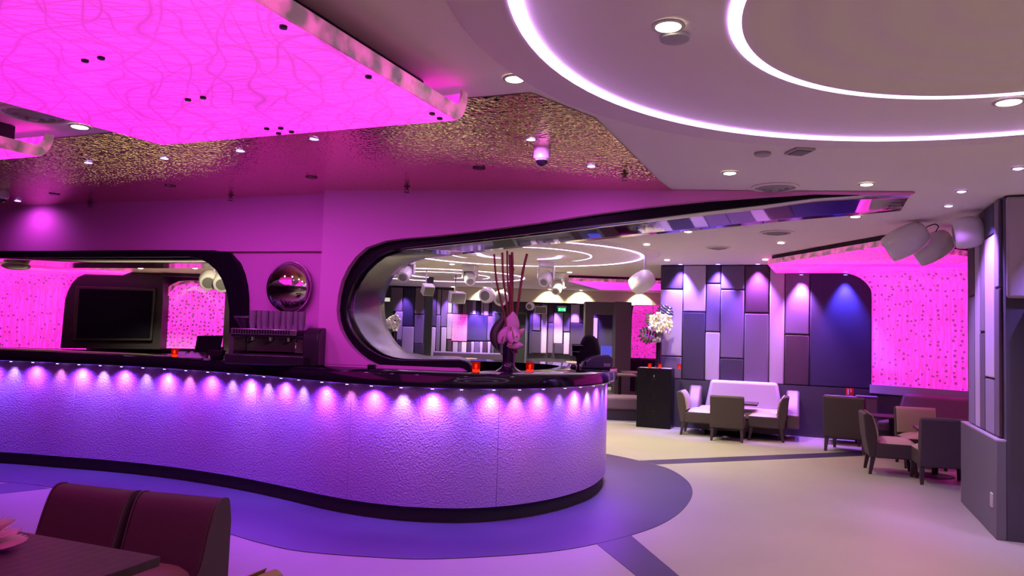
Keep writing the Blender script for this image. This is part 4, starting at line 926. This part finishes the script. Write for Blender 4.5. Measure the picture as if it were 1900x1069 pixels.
S=[((940,655),[(917,472),(921,520),(930,560),(938,600)],.013),((944,655),[(932,469),(934,520),(940,560),(943,600)],.014),((948,655),[(941,466),(942,520),(946,560)],.012),((949,655),[(950,468),(951,500),(950,560)],.016),((953,655),[(946,473),(948,540),(952,590)],.017),((958,655),[(978,471),(970,505),(962,560),(957,600)],.016)]
for k,(b,P,r) in enumerate(S):
    pts=[at(*b,yv)]+[at(x,y,yv+random.uniform(-.03,.03)) for x,y in P[::-1]]
    s_=T('willow_stick','bare red stick in the tall vase, %s from the left'%['first','second','third','fifth','fourth','sixth'][k],'stick',tuple(t.location)) ; m=MB()
    cp=crv(pts,5); m.tube(cp,[r*.8*(1.1 if i%6==3 else 1)*(1-.15*i/len(cp)) for i in range(len(cp))],8); st_=m.build('stem',stick,s_)
    q=cp[len(cp)*2//3]; m=MB(); m.ball(q+V(r*.6,0,0),(r*.5,r*.5,r*.8),8,6); m.build('bud_knot',stick,st_)
# flowers (anthuriums) on the vase
pinkp=mat('anthurium_pink',(.78,.42,.62),.28,coat=.3); leafm=mat('dark_leaf',(.05,.055,.035),.4); spx=mat('spadix',(.75,.45,.30),.5)
def spathe(name,label,c,R,L,w,cup=.25,spad=True,mt=pinkp,cat='flower'):
    s_=T(name,label,cat,tuple(c)); m=MB(); rows=[]; n=12
    for i in range(n+1):
        u=i/n; yy=-.42*L+L*u*1.05; hw=w*.5*math.sin(PI*min(1,(u*.93+.07)))**.62*(1-.25*u)
        if i==n: hw=.002
        row=[]
        for j in range(9):
            v=-1+2*j/8; notch=-.10*L*(1-abs(v))*(1-u)**5*1.0
            row.append(R@V(v*hw, cup*w*(v*v)*.8+.10*L*(u-.4)**2+notch*0, yy+notch*-1*0+ (-.12*L*abs(v)*(1-u)**4)))
        rows.append(row)
    m.sheet(rows); m.build('spathe',mt,s_,solid=.003,angle=80)
    if spad:
        m=MB(); a=R@V(0,-.01,-.30*L); b=R@V(0,-.09,.10*L); m.tube([a,(a+b)/2+R@V(0,-.012,0),b],[.007,.008,.005],8); m.build('spadix',spx,s_)
    m=MB(); m.tube([R@V(0,.01,-.42*L),V(0,.02,-.55*L),V((vb.x-c[0])*.9,(vb.y-c[1])*.9,vb.z+.24-c[2])],.004,6); m.build('stem',leafm,s_)
    return s_
RZ=lambda a:Matrix.Rotation(a,3,'Z'); RX=lambda a:Matrix.Rotation(a,3,'X'); RY=lambda a:Matrix.Rotation(a,3,'Y')
def P_(px,py,dy): return Y(px+2,py-11,yv+dy)
spathe('anthurium','largest pale pink anthurium standing upright on the tall vase',P_(946,618,-.02),RY(.12)@RX(.15),.22,.17)
spathe('anthurium','pale pink anthurium folded at the front of the bunch',P_(950,632,-.10),RY(-.2)@RX(-.35),.15,.14)
spathe('anthurium','pale pink anthurium at the left of the bunch',P_(932,636,-.06),RY(.3)@RX(.1),.15,.12,.3)
spathe('anthurium','low pale pink anthurium hanging right over the vase rim',P_(951,651,-.09),RY(1.6)@RX(.4),.14,.09,.2)
spathe('anthurium','narrow pale pink anthurium pointing up right with an orange spike',P_(960,632,-.04),RY(.75)@RX(.3),.12,.07)
m=MB(); a=P_(958,637,-.05); b=P_(969,625,-.07); m.tube([a,b],[.007,.004],8); tag(m.build('flower_spike',spx),'thin orange flower spike sticking out right of the pink bunch','flower')
t2=T('monstera_leaf','dark green curled leaf hanging left of the pink flowers','leaf',tuple(P_(922,640,0))); iv=Vector(t2.location)
m=MB(); rows=[]; cl=[(934,590),(931,605),(924,615),(918,630),(917,645),(921,658),(928,667)]; hw=[2,5,9,13,15,12,3]
cl=crv([P_(x,y,.0) for x,y in cl],3); n=len(cl)
for i,p in enumerate(cl):
    w=.006+.045*math.sin(PI*(i/(n-1))**1.3)**.7 if i<n-1 else .004
    rows.append([p-iv+V(w*v,.05*v*v-.02,-.02*v) for v in (-1,-.6,-.2,.2,.6,1)])
m.sheet(rows); m.build('blade',leafm,t2,solid=.003,angle=80); m=MB(); m.tube([p-iv+V(0,-.021,0) for p in cl],.004,6); m.build('midrib',mat('leaf_rib',(.12,.10,.06),.5),t2)
# till and cloth on the right end of the bar
tq=Z(1106,684,ZT); 
t=T('till_terminal','blue grey till with rounded ends on the right end of the bar','till',tuple(tq),.05)
tg=mat('blue_grey_plastic',(.10,.09,.16),.3,coat=.3)
m=MB(); pf=[(-.15,0),(.13,0),(.17,.03),(.165,.055),(.175,.10),(.16,.135),(.12,.15),(.04,.145),(-.03,.135),(-.10,.11),(-.145,.07),(-.16,.03)]
m.prism([(x,-.09,z) for x,z in pf],(0,.20,0)); m.build('housing',tg,t,bevel=.02,seg=3)
m=MB(); m.box((.10,-.095,.045),(.07,.008,.035)); m.build('label_plate',lightgrey,t); m=MB(); m.box((-.13,-.06,.055),(.015,.08,.045)); m.build('side_slot',black,t)
t=T('cloth_bundle','tall stand draped in black cloth behind the blue grey till','cloth',tuple(Z(1092,684,ZT)+V(0,.30,0))); iv=Vector(t.location); yb=iv.y
out=[(1073,680),(1070,665),(1064,655),(1066,650),(1074,648),(1078,632),(1085,622),(1093,619.5),(1103,622),(1111,633),(1115,650),(1115,668),(1112,684)]
m=MB(); o2=[Y(x,y,yb)-iv for x,y in out]; ce=Y(1095,655,yb)-iv
r1=[V(p.x,-.0,p.z) for p in o2]
def sc_(k,dy,ax=1): return [V(ce.x+(p.x-ce.x)*k,dy,ce.z+(p.z-ce.z)*(k*.5+.5)) for p in o2]
m.rings([sc_(.3,-.13),sc_(.75,-.10),sc_(1,-.02),sc_(1,.08),sc_(.7,.16),sc_(.3,.18)]); m.build('draped_cloth',mat('black_cloth',(.008,.006,.012),.9),t,sub=1,angle=80)
t=T('till_screen','small dark angled screen beside the black draped stand','screen',tuple(Y(1070,650,yb-.02))); m=MB(); R=RX(-.5); m.prism([R@V(-.05,-.01,-.07),R@V(.04,-.01,-.07),R@V(.04,-.01,.07),R@V(-.05,-.01,.07)],tuple(R@V(0,.012,0))); m.build('panel',black,t); m=MB(); m.box((-.0,-.03,.055),(.12,.09,.006)); m.box((0,-.03,-.015),(.11,.08,.006)); m.build('shelves',lightgrey,t)
m=MB(); m.tube([(0,.03,-.05),(.03,.06,Z(1070,684,ZT).z-Y(1070,650,yb).z)],.012,8); m.build('stand',blackm,t)
c=Z(1064,688,ZT); m=MB(); 
ring=[V(.032*math.cos(k*PI/12),0,.034+.032*math.sin(k*PI/12)) for k in range(25)]; m.tube(ring,.006,8); t=T('chrome_hoop','small chrome ring lying upright on the bar beside the till','ring',tuple(c)); m.build('hoop',chrome,t); m=MB(); m.ball((0,.01,.03),(.027,.012,.027)); m.build('disc',black,t)
# upper return counter on the far side of the bar
# ------------------------------------------------------------------ things at the left of the bar
m=MB(); m.box((0,0,.003),(.34,.16,.004),.1); t=T('paper_napkin','flat spread of lilac white napkins under the left candle','napkin',tuple(onbar(322,662)+V(-.05,.1,0))); m.box((.05,.03,.009),(.22,.12,.004),.4); m.build('paper',mat('lilac_tissue',(.75,.55,.8),.8),t)
for px,l in ((334,'left'),(373,'right')):
    t=T('sugar_caddy','small white cube caddy on the bar, %s of two beside the candle'%l,'box',tuple(onbar(px+1,664.5)+V(0,.05,0)),.1); m=MB(); m.box((0,0,.03),(.075,.075,.058)); m.build('body',mat('lilac_tissue',(.75,.55,.8),.8),t,bevel=.006); m=MB(); m.box((0,0,.062),(.065,.065,.006)); m.build('lid',lightgrey,t)
t=T('napkin_pile','crumpled heap of white napkins between the two cube caddies','napkin',tuple(onbar(354,665)+V(0,.05,0)))
m=MB(); rows=[]
for i in range(9):
    rows.append([V(-.11+.22*j/8,-.05+.10*i/8,.004+.052*math.sin(PI*i/8)*math.sin(PI*j/8)*(1+.35*math.sin(j*2.3+i*1.7))) for j in range(9)])
m.sheet(rows); m.build('paper',mat('lilac_tissue',(.75,.55,.8),.8),t,solid=.002,angle=30)
m=MB(); m.box((0,0,.012),(.05,.05,.022)); t=T('glass_block','tiny clear cube on the bar edge right of the caddies','box',tuple(onbar(384,669))); m.build('cube',mat('clear_glass',(.8,.7,.95),.05,trans=.7),t,bevel=.003)
y_=onbar(390,668).y+.25
t=T('till_monitor','black tilted till monitor behind the napkins','monitor',tuple(z3(onbar(390,668)+V(0,.25,0),ZT))); iv=Vector(t.location)
m=MB(); m.prism([Y(x,yy,y_)-iv for x,yy in ((360,654),(366,623),(412,622.5),(406,654))],(0,.035,0)); m.build('screen',black,t,bevel=.004); m=MB(); m.tube([(0,.03,0),(0,.03,.12)],.02,8); m.lathe([(.09,0),(.09,.01),(.02,.02)],(0,.03,0),16); m.build('stand',blackm,t)
t=T('card_holder','small black flared holder with a white card, between the monitor and coffee machine','holder',tuple(onbar(392,668)+V(.02,.08,0))); m=MB(); m.hull([V(-.045,-.03,0),V(.045,-.03,0),V(.045,.03,0),V(-.045,.03,0)],[V(-.075,-.05,.095),V(.075,-.05,.095),V(.075,.05,.095),V(-.075,.05,.095)]); m.build('body',black,t,bevel=.004)
m=MB(); m.prism([(.07,-.02,.0),(.16,-.03,.0),(.19,.0,.05),(.10,.01,.045)],(0,.004,0)); m.build('card',mat('lilac_tissue',(.75,.55,.8),.8),t)
# espresso machine
ye=W1(520,676).y-.40
a=Y(423,674,ye); b=Y(599,676,ye); wE=(b.x-a.x); cE_=(a+b)/2; sE=wE/1.0
t=T('coffee_machine','wide dark and steel espresso machine at the right end of the serving opening','coffee machine',tuple(z3(cE_,ZT)+V(0,.16,0)),-.10)
def pz(py): return Y(510,py,ye).z-ZT
stl=mat('machine_steel',(.42,.36,.42),.25,.9); dkm=mat('machine_black',(.02,.014,.022),.3)
h0=wE/2
m=MB(); m.box((-.03,0,pz(668)),(wE*.96,.44,.09)); m.build('drip_tray',dkm,t,bevel=.012)
m=MB(); m.box((-.08*wE,.12,(pz(655)+pz(628))/2),(wE*.72,.10,pz(628)-pz(655))); m.build('back_panel',stl,t,bevel=.004)
m=MB(); m.box((-.10*wE,-.02,(pz(622)+pz(611))/2),(wE*.72,.40,pz(611)-pz(622))); m.build('top_rail',stl,t,bevel=.006)
m=MB(); m.box((-.06*wE,.0,pz(624)),(wE*.80,.40,.02)); m.build('rail_shadow_strip',dkm,t)
for k in range(22):
    x=-.42*wE+.60*wE*k/21; m=MB(); m.box((x,-.222,(pz(622)+pz(611))/2),(.010,.006,.035)); m.build('vent_slot',black,t)
pf=[(-.22,0),(.20,0),(.20,pz(606)),(-.10,pz(606)),(-.17,pz(610)),(-.21,pz(618)),(-.22,pz(630))]
m=MB(); m.prism([(h0*.66,y,z) for y,z in pf],(h0*.34,0,0)); m.build('side_body',dkm,t,bevel=.015,seg=3)
m=MB(); m.prism([(-h0*.98,y,z) for y,z in [(-.18,0),(.2,0),(.2,pz(622)),(-.18,pz(622))]],(.04,0,0)); m.build('side_plate',stl,t)
m=MB(); m.box((h0*.50,-.10,(pz(655)+pz(627))/2),(wE*.10,.02,pz(628)-pz(655))); m.build('front_plate',stl,t)
for k in (-.28,-.08,.12):
    m=MB(); m.lathe([(.035,0),(.035,-.035),(.028,-.04)],(k*wE,-.10,pz(626)),16); gh=m.build('group_head',chrome,t); MB().tube([(k*wE,-.10,pz(626)-.043),(k*wE,-.13,pz(626)-.045),(k*wE,-.24,pz(626)-.06)],.012,8).build('filter_handle',dkm,gh)
m=MB(); m.tube(crv([V(.44*h0*1.1,-.16,pz(630)),V(.46*h0*1.1,-.20,pz(638)),V(.50*h0,-.21,pz(650))],4),.006,6); m.build('steam_wand',chrome,t)
for x in (-.44,.46):
    m=MB(); m.lathe([(.025,0),(.02,.02)],(x*wE,-.12,0),10); m.lathe([(.025,0),(.02,.02)],(x*wE,.14,0),10); m.build('foot',dkm,t)
# cups stacked on the machine
top_=Vector(t.location)+V(0,0,pz(611)+.001)
cupm=mat('frosted_cup',(.62,.42,.60),.35,trans=.35)
cup0=None
for k in range(9):
    q=Y(464+11.5*k,609,ye+.1); 
    for j in range(5):
        p=(q.x,top_.y+.02*(k%2)-.0,top_.z+.021*j*1.15)
        if cup0 is None:
            cup0=T('paper_cup','frosted cup in the row of stacks on top of the coffee machine','cup',p,0,'stacked cups on the coffee machine'); m=MB(); m.lathe([(.022,0),(.034,.066),(.036,.068),(.032,.066),(.020,.004)],(0,0,0),16,cap=False); m.build('cup_body',cupm,cup0)
        else: dup(cup0,p)
# coffee grinder
q=Y(437,612,ye+.05); t=T('coffee_grinder','coffee grinder with a dark flared hopper, left of the cup stacks','grinder',(q.x-.02,top_.y+.22,ZT)); 
hz_=Y(437,614,top_.y+.32).z-ZT; ht=Y(437,587,top_.y+.32).z-ZT
m=MB(); m.box((0,0,hz_*.5),(.16,.18,hz_-.002)); m.build('body',dkm,t,bevel=.015); m=MB(); m.lathe([(.045,hz_),(.05,hz_+.02),(.115,ht-.01)],(0,0,0),20); m.build('hopper',mat('smoke_hopper',(.03,.01,.03),.12),t); m=MB(); m.lathe([(.118,ht-.012),(.122,ht),(.10,ht+.008)],(0,0,0),20); m.build('lid',stl,t)
# convex mirror on the pillar
cmp_=W1(537,534)-N1*.05; mr=(W1(576,534)-W1(498,534)).length/2; mh=(W1(537,486).z-W1(537,583).z)/2
t=T('convex_mirror','round convex chrome mirror on the magenta pillar above the coffee machine','mirror',tuple(cmp_+N1*.052)); ax=N1.to_track_quat('Z','Y').to_matrix()
pf=[]; Rm=max(mr,mh)
for k in range(13):
    a=k/12; r=Rm*math.cos(a*PI/2); pf.append((max(r,.001),.13*math.sin(a*PI/2)))
m=MB(); m.lathe(pf,(0,0,0),48,ax,cap=False); m.build('mirror_bowl',chrome,t,angle=80); m=MB(); m.lathe([(Rm*1.0,-.005),(Rm*1.01,.004),(Rm*.98,.006)],(0,0,0),48,ax); m.build('rim',stl,t)
# small things behind the ledge
q=onbar(686,686)+V(0,.10,0); t=T('bar_caddy','small black box on the bar under the curve of the portal','box',tuple(q)); m=MB(); m.box((0,0,.02),(.07,.06,.04)); m.build('body',black,t,bevel=.005); m=MB(); m.box((0,0,.043),(.05,.05,.006)); m.build('lid',lightgrey,t)
# ------------------------------------------------------------------ black cabinet with orchids
fL=Z(1180,792); fR=PL(1244,795,z3(fL,0),E1); 
hC=Y(1183,682,fL.y).z
wC=(z3(fR,0)-z3(fL,0)).length
dC=z3(fR,0)-z3(fL,0); dC.normalize(); nC=V(dC.y,-dC.x,0)
bR=z3(PL(1262,785,z3(fR,0),-nC),0); dep=.33
bc=(z3(fL,0)+z3(fR,0))/2-nC*dep/2
t=T('speaker_cabinet','tall glossy black loudspeaker cabinet standing on the floor, carrying the orchid vase','cabinet',tuple(bc),math.atan2(dC.y,dC.x))
m=MB(); m.box((0,0,hC/2),(wC,dep,hC)); m.build('body',mat('black_cabinet',(.006,.005,.008),.35,spec=.2),t,bevel=.008)
for z in (.25,.52,.79): 
    m=MB(); m.lathe([(.16,0),(.165,.002),(.15,.003),(.10,.001),(.03,.002)],(0,-dep/2-.001,z*hC),28,Matrix.Rotation(PI/2,3,'X')); dc_=m.build('driver_cone',mat('black_cabinet',(.006,.005,.008),.35,spec=.2),t); MB().ball((0,-dep/2-.006,z*hC),(.045,.008,.045),12,8).build('dust_cap',dc_.data.materials[0],dc_)
m=MB(); m.box((0,-dep/2-.003,hC*.87),(.012,.004,.035)); m.build('badge',lightgrey,t)
m=MB(); m.box((.0,-.02,hC+.003),(wC*.92,dep*.5,.004)); m.build('paper_runner',mat('lilac_tissue',(.75,.55,.8),.8),t)
def onc(px,py): 
    p=Z(px,py,hC+.005); return p
for px,py,l in ((1193,679.5,'left'),(1215,681,'middle'),(1248,681.5,'right')):
    p=onc(px,py); votive(V(p.x,bc.y-.18 if l!='right' else bc.y-.10,hC+.005),'small round red candle glass on the black cabinet, %s one'%l,.85)
vq=V(Y(1222,680,bc.y).x,bc.y,hC+.005)
t=T('tall_vase','tall black cylinder vase with white orchids on the black cabinet','vase',tuple(vq)); zT=Y(1222,632,bc.y).z-vq.z
m=MB(); m.lathe([(.075,0),(.075,.006),(.052,.02),(.05,zT),(.045,zT),(.04,zT-.1)],(0,0,0),24,cap=False); m.build('vase_body',pg,t)
gl=mat('clear_vase_glass',(.45,.42,.36),.12,trans=.55)
m=MB(); zU=Y(1222,612,bc.y).z-vq.z; m.lathe([(.06,zT),(.085,zT+.04),(.08,zU),(.072,zU),(.07,zT+.05)],(0,0,0),24,cap=False); m.build('glass_cup',gl,t)
m=MB()
for k in range(8):
    a=k*.8; m.tube([V(.03*math.cos(a),.03*math.sin(a),zT),V(.05*math.cos(a+.5),.05*math.sin(a+.5),zU+.12)],.006,6)
m.build('green_stems',mat('stem_green',(.10,.13,.05),.5),t)
orch=mat('orchid_white',(.92,.90,.78),.5); orc=mat('orchid_lip',(.55,.48,.15),.5); rng=random.Random(5)
def pc(px,py,dy): return Y(px,py,bc.y+dy)
def orchid(c,s,parentless_label,R,grp):
    o=T('orchid_bloom',parentless_label,'flower',tuple(c),0,grp); m=MB()
    for k in range(5):
        a=PI/2+k*2*PI/5; w=.62 if k in(1,4) else .42
        rows=[]
        for i in range(5):
            u=i/4; hw=s*w*math.sin(PI*(.08+.92*u)**.8)*.9 if i<4 else .001
            rows.append([R@(V(math.cos(a)*s*u-math.sin(a)*hw*v,-.25*s*math.sin(PI*u*.7)*(1-abs(v)*.4),math.sin(a)*s*u+math.cos(a)*hw*v)) for v in (-1,-.4,.4,1)])
        m.sheet(rows)
    m.build('petals',orch,o,solid=.002,angle=80); m=MB(); m.ball(R@V(0,-.2*s,-.05*s),s*.18,8,6); m.build('lip',orc,o); return o
pos=[(1211,591),(1221,586),(1231,590),(1240,592),(1213,601),(1223,598),(1233,600),(1242,603),(1209,609),(1219,611),(1229,610),(1238,613),(1226,604),(1217,594)]
for k,(x,y) in enumerate(pos):
    R=RZ(rng.uniform(-.6,.6))@RX(rng.uniform(-.5,.3))@RY(rng.uniform(-.6,.6)); orchid(pc(x,y,-.13-.05*math.sin(k*2.1)),.085,'white orchid bloom in the round bunch on the black cabinet',R,'white orchids on the black cabinet')
def monstera(label,c,L,w,R,mt=mat('monstera_green',(.055,.075,.03),.4)):
    o=T('monstera_leaf',label,'leaf',tuple(c)); m=MB()
    for s in (-1,1):
        for k in range(6):
            u0=k/6; u1=u0+.115; 
            def half(u): return w*math.sin(PI*min(.98,(u*.85+.12)))**.7
            a=[V(0,0,L*u0),V(0,0,L*u1)]; dz=.16*L
            t1=V(s*half((u0+u1)/2),.04*w,L*(u0+u1)/2+dz*.5); t2=V(s*half(u1)*.9,.03,L*u1+dz*.75)
            pts=[a[0],V(s*half(u0)*.6,-.01,L*u0+dz*.1),t1,t2,V(s*half(u1)*.5,-.01,L*u1+dz*.2),a[1]]
            m.face([R@p for p in pts])
    m.build('blade',mt,o,solid=.004); m=MB(); m.tube([R@V(0,0,-.12*L),R@V(0,-.003,L)],.006,6); m.build('midrib',mat('stem_green',(.10,.13,.05),.5),o)
monstera('cut monstera leaf fanning out left below the white orchids',pc(1218,626,-.04),.30,.16,RY(-1.35)@RZ(.2))
monstera('cut monstera leaf behind the orchids at the upper right',pc(1226,592,.06),.27,.16,RY(.55))
monstera('upright leaf behind the orchids at the upper left',pc(1212,606,.05),.24,.11,RY(-.35),mat('bright_leaf',(.10,.16,.04),.45))
for k,(x0,x1,y1) in enumerate(((1214,1211,562),(1222,1224,557),(1219,1226,565))):
    m=MB(); m.tube([pc(x0,612,.03),pc((x0+x1)/2,590,.05),pc(x1,y1,.04)],[.008,.007,.005],6); tag(m.build('willow_stick',stick),'thin red stick rising behind the white orchids, %s of three'%['left','tallest','right'][k],'stick')
m=MB(); 
rr=random.Random(2)
for k in range(9):
    a=k*.7; m.ball(V(.05*math.cos(a),.05*math.sin(a),.02*math.sin(k*2)),(.035,.035,.04),8,6)
t=T('hydrangea','small greyish flower head under the orchids at the vase rim','flower',tuple(pc(1218,631,-.07))); m.build('petals',mat('dusty_petals',(.30,.25,.24),.8),t)
# white orchids in the far left of the portal view
qy=19.0; t=T('tall_vase','small dark vase with white blooms at the far left of the portal view','vase',tuple(Y(731,640,qy))); m=MB(); m.lathe([(.07,-.6),(.07,.35),(.10,.5),(.09,.5),(.06,.3)],(0,0,0),16,cap=False); m.build('vase_body',pg,t)
m=MB(); m.lathe([(.3,-.62),(.3,-1.32)],(0,0,0),20); m.build('stand',blackm,t)
for k,(x,y) in enumerate([(720,597),(727,592),(734,589),(740,595),(737,603),(729,601),(722,605),(733,610)]):
    R=RZ(rng.uniform(-.6,.6))@RX(rng.uniform(-.4,.3)); orchid(Y(x,y,qy-.1),.10,'white bloom in the small bunch at the far left of the portal view',R,'white blooms in the far left vase')
